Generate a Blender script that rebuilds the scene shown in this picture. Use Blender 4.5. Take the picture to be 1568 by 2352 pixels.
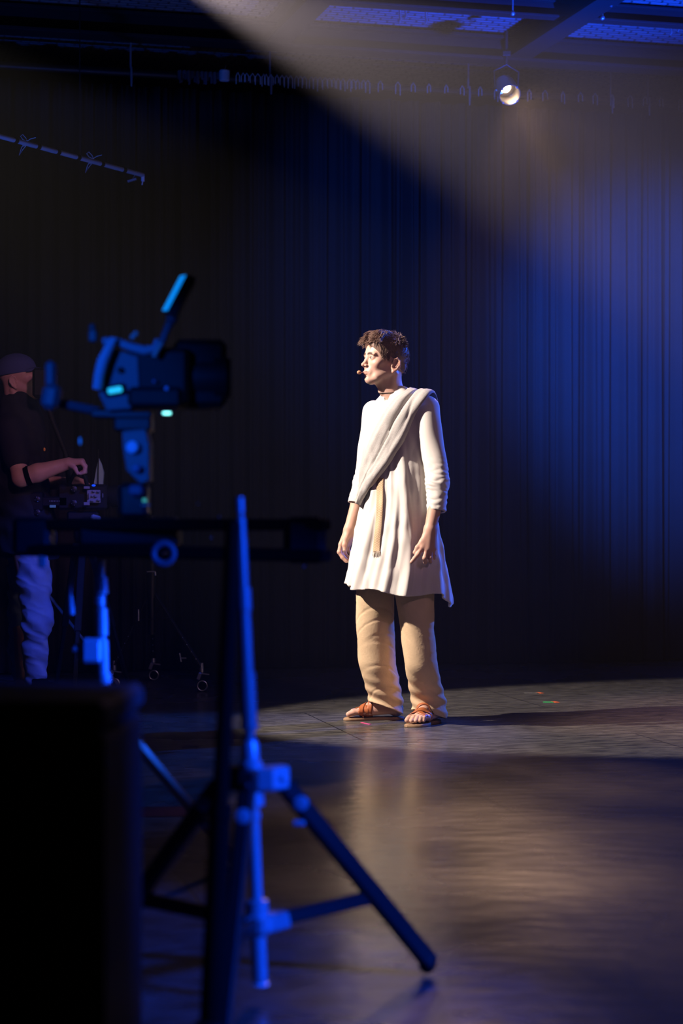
import bpy, math, random
import numpy as np
from mathutils import Vector, Matrix, Euler
from mathutils.bvhtree import BVHTree

for _o in list(bpy.data.objects):
    bpy.data.objects.remove(_o, do_unlink=True)
random.seed(7)
rng = np.random.default_rng(11)
sc = bpy.context.scene
col = sc.collection
R = math.radians
sc.view_settings.view_transform = 'Standard'
sc.view_settings.look = 'None'
sc.view_settings.exposure = 0.0
sc.view_settings.gamma = 1.0
sc.view_settings.use_curve_mapping = False
cy = sc.cycles
cy.max_bounces = 5; cy.diffuse_bounces = 2; cy.glossy_bounces = 2
cy.transmission_bounces = 3; cy.transparent_max_bounces = 6; cy.volume_bounces = 0
cy.sample_clamp_indirect = 3.0; cy.caustics_reflective = False; cy.caustics_refractive = False
cy.use_denoising = True

# ------------------------------------------------------------------ camera
CAM_Z = 0.97; FPX = 70.0 * 2352 / 36.0
cd = bpy.data.cameras.new('camera'); cam = bpy.data.objects.new('camera', cd); col.objects.link(cam)
cam.location = (0, 0, CAM_Z); cam.rotation_euler = (R(90), 0, 0)
cd.sensor_fit = 'VERTICAL'; cd.sensor_height = 36.0; cd.lens = 70.0
cd.clip_start = 0.05; cd.clip_end = 60
cd.dof.use_dof = True; cd.dof.focus_distance = 9.15; cd.dof.aperture_fstop = 2.5
sc.camera = cam
def P(px, py, D):
    """the world point that stands at depth D (metres) and shows at pixel px, py"""
    return Vector(((px - 784) / FPX * D, D, CAM_Z - (py - 1176) / FPX * D))

# ------------------------------------------------------------------ world and lights
w = bpy.data.worlds.new('world'); sc.world = w; w.use_nodes = True
w.node_tree.nodes['Background'].inputs[0].default_value = (0.25, 0.32, 0.6, 1)
w.node_tree.nodes['Background'].inputs[1].default_value = 0.004
_vs = w.node_tree.nodes.new('ShaderNodeVolumeScatter'); _vs.inputs['Density'].default_value = 0.0040; _vs.inputs['Anisotropy'].default_value = 0.45
w.node_tree.links.new(_vs.outputs[0], w.node_tree.nodes['World Output'].inputs['Volume'])       # theatre haze

def spot(name, loc, target, color, power, angle, blend=0.3, size=0.06, gobo=None):
    d = bpy.data.lights.new(name, 'SPOT'); d.color = color; d.energy = power
    d.spot_size = R(angle); d.spot_blend = blend; d.shadow_soft_size = size
    o = bpy.data.objects.new(name, d); col.objects.link(o)
    o.location = loc
    o.rotation_euler = (Vector(target) - Vector(loc)).to_track_quat('-Z', 'Y').to_euler()
    if gobo:                                   # a breakup pattern slide in the fixture
        d.use_nodes = True; nt = d.node_tree; em = nt.nodes['Emission']
        tc = nt.nodes.new('ShaderNodeTexCoord'); nz = nt.nodes.new('ShaderNodeTexNoise')
        nz.inputs['Scale'].default_value = gobo[0]; nz.inputs['Detail'].default_value = 1.5
        dv = nt.nodes.new('ShaderNodeVectorMath'); dv.operation = 'DIVIDE'
        sp = nt.nodes.new('ShaderNodeSeparateXYZ'); nt.links.new(tc.outputs['Normal'], sp.inputs[0])
        cb = nt.nodes.new('ShaderNodeCombineXYZ')
        for i in range(3): nt.links.new(sp.outputs[2], cb.inputs[i])
        nt.links.new(tc.outputs['Normal'], dv.inputs[0]); nt.links.new(cb.outputs[0], dv.inputs[1])
        ad = nt.nodes.new('ShaderNodeVectorMath'); ad.operation = 'ADD'; ad.inputs[1].default_value = (gobo[1], gobo[1] * .7, 0)
        nt.links.new(dv.outputs[0], ad.inputs[0]); nt.links.new(ad.outputs[0], nz.inputs['Vector'])
        mr = nt.nodes.new('ShaderNodeMapRange'); mr.inputs[1].default_value = .38; mr.inputs[2].default_value = .62
        mr.inputs[3].default_value = gobo[2]; mr.inputs[4].default_value = 1.0
        nt.links.new(nz.outputs[0], mr.inputs[0]); nt.links.new(mr.outputs[0], em.inputs['Strength'])
    return o
BLUE = (0.006, 0.115, 1.0); DEEP = (0.003, 0.065, 1.0)
LAMP_POS = P(1167, 212, 11.35)
spot('key_light', (-3.1, 8.0, 3.62), (1.35, 9.45, 0.15), (1.0, 0.86, 0.77), 2200, 33, 0.22, 0.05)
spot('beam_light', P(370, -75, 10), P(370, -75, 10) + Vector((1, -.6, -.56)), (1.0, 0.78, 0.78), 9500, 29, 0.7, 0.05)
spot('wash_lamp_light', LAMP_POS + Vector((.02, -.10, -.03)), (1.95, 6.8, 0.0), (1.0, 0.60, 0.38), 380, 62, 0.7, 0.05, gobo=(3.6, 1.7, .04))
spot('lamp_core_light', LAMP_POS + Vector((.02, -.10, -.03)), (2.25, 9.4, 0.0), (1.0, 0.58, 0.50), 380, 42, 0.9, 0.05)
spot('blue_side_light', (3.2, 2.2, 1.75), (-.10, 4.0, 0.50), DEEP, 1500, 22, 0.35, 0.08)
spot('blue_pole_light', (2.8, 4.1, 1.3), (-.60, 4.95, 0.50), DEEP, 1200, 9, 0.4, 0.08)
spot('blue_rig_light', (-1.7, 2.3, 1.75), (-.62, 4.7, 1.23), BLUE, 340, 13, 0.6, 0.08)
spot('blue_rim_light', (3.9, 11.6, 3.2), (0.2, 8.9, 1.1), BLUE, 1800, 30, 0.4, 0.08)
spot('blue_curtain_light', (0.9, 8.6, 3.6), (2.15, 12.9, 1.98), BLUE, 5200, 34, 1.0, 0.1)
spot('blue_curtain_wash', (0.0, 8.2, 3.6), (0.75, 12.5, 2.45), BLUE, 650, 42, 1.0, 0.1)
spot('blue_ceiling_light', (2.6, 9.0, 0.9), (1.75, 10.3, 3.9), DEEP, 3600, 60, 0.8, 0.1)
spot('blue_jeans_light', (1.2, 6.0, 3.3), (-1.5, 10.2, 0.50), DEEP, 950, 11, 0.6, 0.08)
spot('blue_batten_light', (-1.6, 8.4, 0.9), (-1.35, 10.3, 2.85), BLUE, 160, 34, 0.6, 0.08)
spot('added_fill_left', (0.6, 3.0, 3.6), (-1.50, 10.2, 1.42), (0.95, 0.42, 0.80), 330, 9, 0.7, 0.15)  # added narrow fill spot out of view, brightens the cameraman's arm and hand
spot('added_fill_light', (2.6, 2.6, 3.6), (-.3, 9.5, 1.0), (0.78, 0.46, 0.72), 160, 34, 0.8, 0.15)  # added weak pinkish fill out of view, lifts the man's shaded side
# ------------------------------------------------------------------ materials
def mat(name, color, rough=0.6, metal=0.0, bump=0, bscale=200, spec=0.5, emis=None, estr=0, bdist=0.001, vary=0, vscale=8):
    m = bpy.data.materials.new(name); m.use_nodes = True
    nt = m.node_tree; b = nt.nodes['Principled BSDF']
    b.inputs['Base Color'].default_value = (*color, 1)
    b.inputs['Roughness'].default_value = rough; b.inputs['Metallic'].default_value = metal
    b.inputs['Specular IOR Level'].default_value = spec
    if emis:
        b.inputs['Emission Color'].default_value = (*emis, 1); b.inputs['Emission Strength'].default_value = estr
    tc = nt.nodes.new('ShaderNodeTexCoord')
    n = nt.nodes.new('ShaderNodeTexNoise'); n.inputs['Scale'].default_value = vscale; n.inputs['Detail'].default_value = 4
    nt.links.new(tc.outputs['Object'], n.inputs['Vector'])
    mx = nt.nodes.new('ShaderNodeMix'); mx.data_type = 'RGBA'
    v = vary or 0.08
    mx.inputs['A'].default_value = (*[c * (1 - v) for c in color], 1); mx.inputs['B'].default_value = (*[min(1, c * (1 + v)) for c in color], 1)
    nt.links.new(n.outputs[0], mx.inputs['Factor']); nt.links.new(mx.outputs['Result'], b.inputs['Base Color'])
    if bump:
        bn = nt.nodes.new('ShaderNodeTexNoise'); bn.inputs['Scale'].default_value = bscale; bn.inputs['Detail'].default_value = 3
        nt.links.new(tc.outputs['Object'], bn.inputs['Vector'])
        bp = nt.nodes.new('ShaderNodeBump'); bp.inputs['Strength'].default_value = bump; bp.inputs['Distance'].default_value = bdist
        nt.links.new(bn.outputs[0], bp.inputs['Height']); nt.links.new(bp.outputs[0], b.inputs['Normal'])
    return m
M = {}
M['black_metal'] = mat('black_metal', (.010, .010, .011), .45, .1)
M['black_plastic'] = mat('black_plastic', (.008, .008, .009), .6, spec=.25)
M['dark_grey'] = mat('dark_grey', (.06, .06, .065), .5)
M['steel'] = mat('steel', (.55, .56, .58), .3, .75)
M['grey_metal'] = mat('grey_metal', (.32, .33, .35), .4, .4)
M['rubber'] = mat('rubber', (.004, .004, .004), .9, spec=.05)
M['black_cloth'] = mat('black_cloth', (.012, .012, .014), .9, bump=.3, bscale=300)
M['navy_cap'] = mat('navy_cap', (.045, .055, .15), .9, bump=.4, bscale=260)
M['jeans'] = mat('jeans', (.28, .33, .42), .9, bump=.4, bscale=240, vary=.25, vscale=14)
M['linen'] = mat('linen', (.76, .70, .63), .9, bump=.3, bscale=420, bdist=.001, spec=.1)
M['trousers'] = mat('trousers', (.72, .52, .32), .92, bump=.5, bscale=90, bdist=.002, spec=.1, vary=.12, vscale=20)
M['stole'] = mat('stole', (.46, .43, .40), .95, bump=.7, bscale=260, bdist=.002, spec=.05, vary=.14, vscale=160)
M['leather'] = mat('leather', (.42, .12, .035), .45, bump=.2, bscale=120)
M['sole'] = mat('sole', (.40, .24, .13), .7)
M['hair'] = mat('hair', (.20, .115, .080), .55, vary=.4, vscale=60)
M['lens_glass'] = mat('lens_glass', (.02, .02, .03), .05)
M['cord'] = mat('cord', (.02, .012, .008), .7)
M['rope'] = mat('rope', (.6, .62, .62), .8)
M['deck'] = mat('deck', (.22, .22, .23), .55, .2)
M['beam'] = mat('beam', (.016, .016, .018), .7, spec=.2)
M['wall'] = mat('wall', (.012, .012, .014), .9)
M['case'] = mat('case', (.006, .006, .008), .8, bump=.3, bscale=120)
M['case_top'] = mat('case_top', (.045, .045, .05), .75)
M['foam'] = mat('foam', (.62, .30, .17), .9, bump=.5, bscale=500)
M['led'] = mat('led', (.1, .9, .8), .4, emis=(.25, 1, .85), estr=3.0)
M['display'] = mat('display', (.02, .2, .3), .4, emis=(.02, .62, .95), estr=0.9)
M['screen'] = mat('screen', (.02, .1, .3), .3, emis=(.0, .27, 1.0), estr=0.9)
M['green_led'] = mat('green_led', (.1, .4, .25), .4, emis=(.1, .8, .5), estr=.35)
M['orange'] = mat('orange', (.75, .30, .05), .6)

def skin_material(name, base):
    m = bpy.data.materials.new(name); m.use_nodes = True; nt = m.node_tree; b = nt.nodes['Principled BSDF']
    at = nt.nodes.new('ShaderNodeAttribute'); at.attribute_name = 'Col'
    tc = nt.nodes.new('ShaderNodeTexCoord'); n = nt.nodes.new('ShaderNodeTexNoise'); n.inputs['Scale'].default_value = 35
    nt.links.new(tc.outputs['Object'], n.inputs['Vector'])
    mr = nt.nodes.new('ShaderNodeMapRange'); mr.inputs[3].default_value = .9; mr.inputs[4].default_value = 1.08
    nt.links.new(n.outputs[0], mr.inputs[0])
    mu = nt.nodes.new('ShaderNodeVectorMath'); mu.operation = 'SCALE'
    nt.links.new(at.outputs['Color'], mu.inputs[0]); nt.links.new(mr.outputs[0], mu.inputs['Scale'])
    nt.links.new(mu.outputs[0], b.inputs['Base Color'])
    b.inputs['Roughness'].default_value = .5; b.inputs['Specular IOR Level'].default_value = .35
    b.inputs['Subsurface Weight'].default_value = .12; b.inputs['Subsurface Radius'].default_value = (.012, .004, .002)
    b.inputs['Subsurface Scale'].default_value = .5
    return m
M['skin'] = skin_material('skin', None)

# ------------------------------------------------------------------ object helpers
MW = {}
def tag(o, label=None, cat=None, group=None, kind=None):
    if label: o['label'] = label
    if cat: o['category'] = cat
    if group: o['group'] = group
    if kind: o['kind'] = kind
    return o
def thing(name, loc, label, cat, group=None, rotz=0, kind=None):
    o = bpy.data.objects.new(name, None); col.objects.link(o); o.empty_display_size = .1
    o.location = loc; o.rotation_euler = (0, 0, rotz)
    MW[o.name] = Matrix.Translation(Vector(loc)) @ Matrix.Rotation(rotz, 4, 'Z')
    return tag(o, label, cat, group, kind)
def link_mesh(name, V, F, material, parent=None, smooth=True, local=False, colors=None, uvs=None, angle=None):
    """V in world coordinates (or in the parent's own when local)"""
    me = bpy.data.meshes.new(name)
    V = np.asarray(V, dtype=np.float64)
    top = parent
    while top is not None and top.parent is not None: top = top.parent
    if top is not None and not local:
        Mi = np.array(MW[top.name].inverted())
        V = V @ Mi[:3, :3].T + Mi[:3, 3]
    if isinstance(F, np.ndarray):
        n = len(F); me.vertices.add(len(V)); me.vertices.foreach_set('co', V.astype(np.float32).ravel())
        me.loops.add(n * F.shape[1]); me.loops.foreach_set('vertex_index', F.astype(np.int32).ravel())
        me.polygons.add(n); me.polygons.foreach_set('loop_start', np.arange(n, dtype=np.int32) * F.shape[1])
        me.update(calc_edges=True); me.validate()
    else:
        me.from_pydata([tuple(v) for v in V], [], F)
    if smooth: me.polygons.foreach_set('use_smooth', [True] * len(me.polygons))
    if angle is not None:
        me.polygons.foreach_set('use_smooth', [True] * len(me.polygons))
        me.set_sharp_from_angle(angle=R(angle))
    if colors is not None:
        ca = me.color_attributes.new('Col', 'FLOAT_COLOR', 'POINT')
        c4 = np.ones((len(V), 4), dtype=np.float32); c4[:, :3] = colors; ca.data.foreach_set('color', c4.ravel())
    if uvs is not None:
        uv = me.uv_layers.new(name='UVMap'); li = np.zeros(len(me.loops), dtype=np.int32)
        me.loops.foreach_get('vertex_index', li); uv.data.foreach_set('uv', np.asarray(uvs)[li].astype(np.float32).ravel())
    me.materials.append(material); me.update()
    o = bpy.data.objects.new(name, me); col.objects.link(o)
    if parent is not None:
        o.parent = parent
    return o
class MB:
    """collects simple solids, all in world coordinates"""
    def __init__(s): s.V = []; s.F = []
    def _add(s, vs, fs):
        n = len(s.V); s.V += [tuple(v) for v in vs]; s.F += [tuple(i + n for i in f) for f in fs]; return s
    def box(s, c, size, rot=None, ch=0.0):
        """a box with chamfered edges"""
        hx, hy, hz = [a / 2 for a in size]; ch = min(ch, hx * .9, hy * .9, hz * .9)
        Rm = Matrix.Identity(3) if rot is None else (rot if isinstance(rot, Matrix) else Euler(rot).to_matrix())
        c = Vector(c)
        if ch <= 0:
            vs = [c + Rm @ Vector((x * hx, y * hy, z * hz)) for x in (-1, 1) for y in (-1, 1) for z in (-1, 1)]
            return s._add(vs, [(0, 1, 3, 2), (4, 6, 7, 5), (0, 4, 5, 1), (2, 3, 7, 6), (0, 2, 6, 4), (1, 5, 7, 3)])
        pts = []; idx = {}
        for x in (-1, 1):
            for y in (-1, 1):
                for z in (-1, 1):
                    for a in range(3):
                        q = [x * (hx - ch), y * (hy - ch), z * (hz - ch)]; q[a] = (x * hx, y * hy, z * hz)[a]
                        idx[(x, y, z, a)] = len(pts); pts.append(c + Rm @ Vector(q))
        fs = []
        for a in range(3):
            b, d = (a + 1) % 3, (a + 2) % 3
            for sgn in (-1, 1):
                f = []
                for (p, q) in ((-1, -1), (1, -1), (1, 1), (-1, 1)):
                    k = [0, 0, 0]; k[a] = sgn; k[b] = p; k[d] = q; f.append(idx[(*k, a)])
                fs.append(tuple(f) if sgn > 0 else tuple(reversed(f)))
            for p in (-1, 1):
                for q in (-1, 1):          # edge parallel to axis a
                    k0 = [0, 0, 0]; k1 = [0, 0, 0]; k0[a] = -1; k1[a] = 1
                    for kk in (k0, k1): kk[b] = p; kk[d] = q
                    f = (idx[(*k0, b)], idx[(*k1, b)], idx[(*k1, d)], idx[(*k0, d)])
                    fs.append(f if p * q > 0 else tuple(reversed(f)))
        for x in (-1, 1):
            for y in (-1, 1):
                for z in (-1, 1):
                    f = (idx[(x, y, z, 0)], idx[(x, y, z, 1)], idx[(x, y, z, 2)])
                    fs.append(f if x * y * z > 0 else tuple(reversed(f)))
        return s._add(pts, fs)
    def bar(s, a, b, wd, th, up=(0, 0, 1), ch=0.0):
        a = Vector(a); b = Vector(b); z = (b - a).normalized(); x = Vector(up).cross(z)
        if x.length < 1e-4: x = Vector((1, 0, 0)).cross(z)
        x.normalize(); y = z.cross(x)
        return s.box((a + b) / 2, (wd, th, (b - a).length), Matrix((x, y, z)).transposed(), ch)
    def tube(s, pts, r, n=16, caps=True):
        pts = [Vector(p) for p in pts]; k = len(pts)
        rs = list(r) if hasattr(r, '__len__') else [r] * k
        t0 = (pts[1] - pts[0]).normalized(); u = t0.orthogonal().normalized(); rings = []
        for i, p in enumerate(pts):
            t = (pts[min(i + 1, k - 1)] - pts[max(i - 1, 0)])
            t = t.normalized() if t.length > 1e-9 else t0
            u = (u - t * u.dot(t)); u = u.normalized() if u.length > 1e-6 else t.orthogonal().normalized()
            v = t.cross(u)
            rings.append([p + (u * math.cos(2 * math.pi * j / n) + v * math.sin(2 * math.pi * j / n)) * rs[i] for j in range(n)])
        vs = [q for ring in rings for q in ring]; fs = []
        for i in range(k - 1):
            for j in range(n):
                a = i * n + j; b = i * n + (j + 1) % n; fs.append((a, b, b + n, a + n))
        if caps: fs.append(tuple(reversed(range(n)))); fs.append(tuple(range((k - 1) * n, k * n)))
        return s._add(vs, fs)
    def lathe(s, base, axis, prof, n=24):
        """prof: (distance along the axis, radius); sharp steps are two entries"""
        base = Vector(base); axis = Vector(axis).normalized(); u = axis.orthogonal().normalized(); v = axis.cross(u)
        vs = []; fs = []
        for (h, r) in prof:
            for j in range(n):
                a = 2 * math.pi * j / n; vs.append(base + axis * h + (u * math.cos(a) + v * math.sin(a)) * max(r, 1e-5))
        for i in range(len(prof) - 1):
            for j in range(n):
                a = i * n + j; b = i * n + (j + 1) % n; fs.append((a, b, b + n, a + n))
        fs.append(tuple(reversed(range(n)))); fs.append(tuple(range((len(prof) - 1) * n, len(prof) * n)))
        return s._add(vs, fs)
    def ball(s, c, r, n=14):
        rr = (r, r, r) if not hasattr(r, '__len__') else r
        vs = []; fs = []; m = n // 2 + 1; c = Vector(c)
        for i in range(m + 1):
            t = math.pi * i / m
            for j in range(n):
                a = 2 * math.pi * j / n
                vs.append(c + Vector((rr[0] * math.sin(t) * math.cos(a), rr[1] * math.sin(t) * math.sin(a), -rr[2] * math.cos(t))))
        for i in range(m):
            for j in range(n):
                a = i * n + j; b = i * n + (j + 1) % n; fs.append((a, b, b + n, a + n))
        return s._add(vs, fs)
    def torus(s, c, axis, Rm, r, n=32, k=12):
        axis = Vector(axis).normalized(); u = axis.orthogonal().normalized(); v = axis.cross(u); c = Vector(c)
        vs = []; fs = []
        for i in range(n):
            a = 2 * math.pi * i / n; d = u * math.cos(a) + v * math.sin(a)
            for j in range(k):
                b = 2 * math.pi * j / k; vs.append(c + d * (Rm + r * math.cos(b)) + axis * r * math.sin(b))
        for i in range(n):
            for j in range(k):
                fs.append((i * k + j, ((i + 1) % n) * k + j, ((i + 1) % n) * k + (j + 1) % k, i * k + (j + 1) % k))
        return s._add(vs, fs)
    def build(s, name, m, parent=None, label=None, angle=35):
        o = link_mesh(name, s.V, s.F, m if not isinstance(m, str) else M[m], parent, smooth=True, angle=angle)
        if label: o['label'] = label
        return o

# ------------------------------------------------------------------ implicit surfaces (figures)
class Field:
    def __init__(s, lo, hi, h):
        s.lo = np.array(lo, float); s.h = h
        s.n = np.ceil((np.array(hi) - s.lo) / h).astype(int) + 1
        s.ax = [s.lo[i] + h * np.arange(s.n[i]) for i in range(3)]
        s.F = np.full(s.n, 1.0, dtype=np.float32)
    def sl(s, lo, hi):
        a = np.clip(np.floor((np.array(lo) - s.lo) / s.h).astype(int), 0, s.n); b = np.clip(np.ceil((np.array(hi) - s.lo) / s.h).astype(int) + 1, 0, s.n)
        if np.any(b - a < 1): return None, None
        S = tuple(slice(a[i], b[i]) for i in range(3))
        X = s.ax[0][S[0]][:, None, None].astype(np.float32); Y = s.ax[1][S[1]][None, :, None].astype(np.float32); Z = s.ax[2][S[2]][None, None, :].astype(np.float32)
        return S, (X, Y, Z)
    def comb(s, S, d, k, op):
        A = s.F[S]
        if op == 'add':
            if k > 0: hh = np.maximum(k - np.abs(A - d), 0) / k; s.F[S] = np.minimum(A, d) - hh * hh * k * .25
            else: s.F[S] = np.minimum(A, d)
        else:
            d = -d
            if k > 0: hh = np.maximum(k - np.abs(A - d), 0) / k; s.F[S] = np.maximum(A, d) + hh * hh * k * .25
            else: s.F[S] = np.maximum(A, d)
    def cone(s, a, b, r1, r2, k=.01, op='add'):
        a = np.array(a, float); b = np.array(b, float); pad = max(r1, r2) + k + 3 * s.h
        S, c = s.sl(np.minimum(a, b) - pad, np.maximum(a, b) + pad)
        if S is None: return s
        X, Y, Z = c; ab = b - a; L = max(float(ab @ ab), 1e-12)
        t = np.clip(((X - a[0]) * ab[0] + (Y - a[1]) * ab[1] + (Z - a[2]) * ab[2]) / L, 0, 1)
        d = np.sqrt((X - a[0] - t * ab[0]) ** 2 + (Y - a[1] - t * ab[1]) ** 2 + (Z - a[2] - t * ab[2]) ** 2) - (r1 + t * (r2 - r1))
        s.comb(S, d.astype(np.float32), k, op); return s
    def chain(s, pts, rs, k=.01, op='add'):
        for i in range(len(pts) - 1): s.cone(pts[i], pts[i + 1], rs[i], rs[i + 1], k, op)
        return s
    def ell(s, c, r, k=.01, op='add', rot=None):
        c = np.array(c, float); r = np.array(r, float); pad = max(r) + k + 3 * s.h
        S, q = s.sl(c - pad, c + pad)
        if S is None: return s
        X, Y, Z = q[0] - c[0], q[1] - c[1], q[2] - c[2]
        if rot is not None:
            m = np.array(rot.to_matrix() if isinstance(rot, Euler) else rot).T
            X, Y, Z = (m[0, 0] * X + m[0, 1] * Y + m[0, 2] * Z), (m[1, 0] * X + m[1, 1] * Y + m[1, 2] * Z), (m[2, 0] * X + m[2, 1] * Y + m[2, 2] * Z)
        k0 = np.sqrt((X / r[0]) ** 2 + (Y / r[1]) ** 2 + (Z / r[2]) ** 2); k1 = np.sqrt((X / r[0] ** 2) ** 2 + (Y / r[1] ** 2) ** 2 + (Z / r[2] ** 2) ** 2) + 1e-9
        s.comb(S, (k0 * (k0 - 1) / k1).astype(np.float32), k, op); return s
    def mesh(s):
        F = s.F; h = s.h; lo = s.lo
        S = F < 0
        c = np.zeros(np.array(F.shape) - 1, dtype=np.uint8)
        for i in (0, 1):
            for j in (0, 1):
                for k in (0, 1):
                    c += S[i:F.shape[0] - 1 + i, j:F.shape[1] - 1 + j, k:F.shape[2] - 1 + k]
        m = (c > 0) & (c < 8); idx = np.argwhere(m)
        vid = np.full(m.shape, -1, dtype=np.int32); vid[m] = np.arange(len(idx))
        acc = np.zeros((len(idx), 3)); cnt = np.zeros(len(idx))
        cor = [(i, j, k) for i in (0, 1) for j in (0, 1) for k in (0, 1)]
        for a in cor:
            for ax in range(3):
                if a[ax]: continue
                b = list(a); b[ax] = 1
                fa = F[idx[:, 0] + a[0], idx[:, 1] + a[1], idx[:, 2] + a[2]].astype(float); fb = F[idx[:, 0] + b[0], idx[:, 1] + b[1], idx[:, 2] + b[2]].astype(float)
                cr = (fa < 0) != (fb < 0); t = np.where(cr, fa / np.where(cr, fa - fb, 1), 0)
                p = np.tile(np.array(a, float), (len(idx), 1)); p[:, ax] += t
                acc += p * cr[:, None]; cnt += cr
        V = lo + h * (idx + acc / np.maximum(cnt, 1)[:, None])
        Q = []
        for ax in range(3):
            o1, o2 = (ax + 1) % 3, (ax + 2) % 3
            sa = [slice(None)] * 3; sb = [slice(None)] * 3; sa[ax] = slice(0, -1); sb[ax] = slice(1, None)
            cr = S[tuple(sa)] != S[tuple(sb)]
            e = np.argwhere(cr); e = e[(e[:, o1] > 0) & (e[:, o2] > 0) & (e[:, o1] < F.shape[o1] - 1) & (e[:, o2] < F.shape[o2] - 1)]
            def g(d1, d2):
                q = e.copy(); q[:, o1] -= d1; q[:, o2] -= d2; return vid[q[:, 0], q[:, 1], q[:, 2]]
            quad = np.stack([g(1, 1), g(0, 1), g(0, 0), g(1, 0)], 1)
            ins = S[e[:, 0], e[:, 1], e[:, 2]]
            quad[~ins] = quad[~ins][:, ::-1]
            Q.append(quad)
        Q = np.concatenate(Q); Q = Q[(Q >= 0).all(1)]
        return V, Q
def join_meshes(parts):
    Vs = []; Fs = []; n = 0
    for V, F in parts: Vs.append(V); Fs.append(F + n); n += len(V)
    return np.concatenate(Vs), np.concatenate(Fs)
def wob(X, Y, Z, f, seed=0):
    """smooth irregular waves between about -1 and 1"""
    r = np.random.default_rng(seed); o = 0
    for i in range(4):
        d = r.normal(size=3); d /= np.linalg.norm(d); ff = f * (0.7 + .6 * r.random())
        o = o + np.sin((d[0] * X + d[1] * Y + d[2] * Z) * ff * 6.283 + r.random() * 6.28 + 1.3 * np.sin((d[1] * X - d[2] * Y + d[0] * Z) * ff * 3.1 + i))
    return o / 2.6
def bvh(V, F): return BVHTree.FromPolygons([Vector(v) for v in V], [tuple(int(i) for i in f) for f in F])
def ribbon(Pm, Nm, thick, closed_edges=True):
    """solid cloth from a grid of points (n,m,3) with normals; returns V, F, UV"""
    n, m, _ = Pm.shape; T = Pm + Nm * thick; V = np.concatenate([T.reshape(-1, 3), Pm.reshape(-1, 3)]); k = n * m; F = []
    for i in range(n - 1):
        for j in range(m - 1):
            a = i * m + j; F.append((a, a + 1, a + m + 1, a + m)); F.append((k + a, k + a + m, k + a + m + 1, k + a + 1))
    for i in range(n - 1):
        a = i * m; F.append((a, a + m, k + a + m, k + a)); a = i * m + m - 1; F.append((a + m, a, k + a, k + a + m))
    for j in range(m - 1):
        a = j; F.append((a + 1, a, k + a, k + a + 1)); a = (n - 1) * m + j; F.append((a, a + 1, k + a + 1, k + a))
    uv = np.array([(j / (m - 1), i / (n - 1)) for i in range(n) for j in range(m)]); return V, np.array(F), np.concatenate([uv, uv])
def resample(pts, n):
    pts = np.array(pts, float); d = np.r_[0, np.cumsum(np.linalg.norm(np.diff(pts, axis=0), axis=1))]
    t = np.linspace(0, d[-1], n)
    out = np.stack([np.interp(t, d, pts[:, i]) for i in range(pts.shape[1])], 1)
    for _ in range(3): out[1:-1] = (out[:-2] + 2 * out[1:-1] + out[2:]) / 4
    return out
# ================================================================== THE ROOM (its grid is turned 15 degrees against the camera)
YAW = R(15); U = Vector((math.cos(YAW), math.sin(YAW), 0)); W = Vector((-math.sin(YAW), math.cos(YAW), 0))
ORG = Vector((0, 12.4, 0))                      # a point on the curtain line
def G(u, v, z): return ORG + U * u + W * v + Vector((0, 0, z))
ROT = Matrix.Rotation(YAW, 3, 'Z')
def quadbox(name, u0, u1, v0, v1, z0, z1, m, ch=0):
    c = G((u0 + u1) / 2, (v0 + v1) / 2, (z0 + z1) / 2)
    b = MB(); b.box(c, (u1 - u0, v1 - v0, z1 - z0), ROT, ch); o = b.build(name, m, angle=20); o['kind'] = 'structure'; return o
# floor: painted hardboard panels, worn and glossy
fm = bpy.data.materials.new('stage_floor'); fm.use_nodes = True; nt = fm.node_tree; b = nt.nodes['Principled BSDF']
N = nt.nodes.new; LK = nt.links.new
tc = N('ShaderNodeTexCoord'); mp = N('ShaderNodeMapping'); mp.inputs['Rotation'].default_value = (0, 0, -R(13)); LK(tc.outputs['Object'], mp.inputs[0])
n1 = N('ShaderNodeTexNoise'); n1.inputs['Scale'].default_value = 1.1; n1.inputs['Detail'].default_value = 6; LK(mp.outputs[0], n1.inputs['Vector'])
mp2 = N('ShaderNodeMapping'); mp2.inputs['Scale'].default_value = (3.0, 9.0, 1); LK(mp.outputs[0], mp2.inputs[0])
n2 = N('ShaderNodeTexNoise'); n2.inputs['Scale'].default_value = 3.0; n2.inputs['Detail'].default_value = 8; n2.inputs['Roughness'].default_value = .65; LK(mp2.outputs[0], n2.inputs['Vector'])
cr = N('ShaderNodeValToRGB'); cr.color_ramp.elements[0].position = .36; cr.color_ramp.elements[0].color = (.034, .031, .029, 1)
cr.color_ramp.elements[1].position = .64; cr.color_ramp.elements[1].color = (.150, .138, .125, 1); LK(n2.outputs[0], cr.inputs[0])
bk = N('ShaderNodeTexBrick'); bk.inputs['Scale'].default_value = 1.0; bk.offset = 0.5
bk.inputs['Brick Width'].default_value = 2.44; bk.inputs['Row Height'].default_value = 1.22; bk.inputs['Mortar Size'].default_value = .0035; bk.inputs['Mortar Smooth'].default_value = .2
bk.inputs['Color1'].default_value = (1, 1, 1, 1); bk.inputs['Color2'].default_value = (.9, .9, .9, 1); bk.inputs['Mortar'].default_value = (.12, .12, .12, 1)
mp3 = N('ShaderNodeMapping'); mp3.inputs['Location'].default_value = (.45, .35, 0); LK(mp.outputs[0], mp3.inputs[0]); LK(mp3.outputs[0], bk.inputs['Vector'])
mm = N('ShaderNodeMix'); mm.data_type = 'RGBA'; mm.blend_type = 'MULTIPLY'; mm.inputs['Factor'].default_value = 1; LK(cr.outputs[0], mm.inputs['A']); LK(bk.outputs['Color'], mm.inputs['B'])
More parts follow.
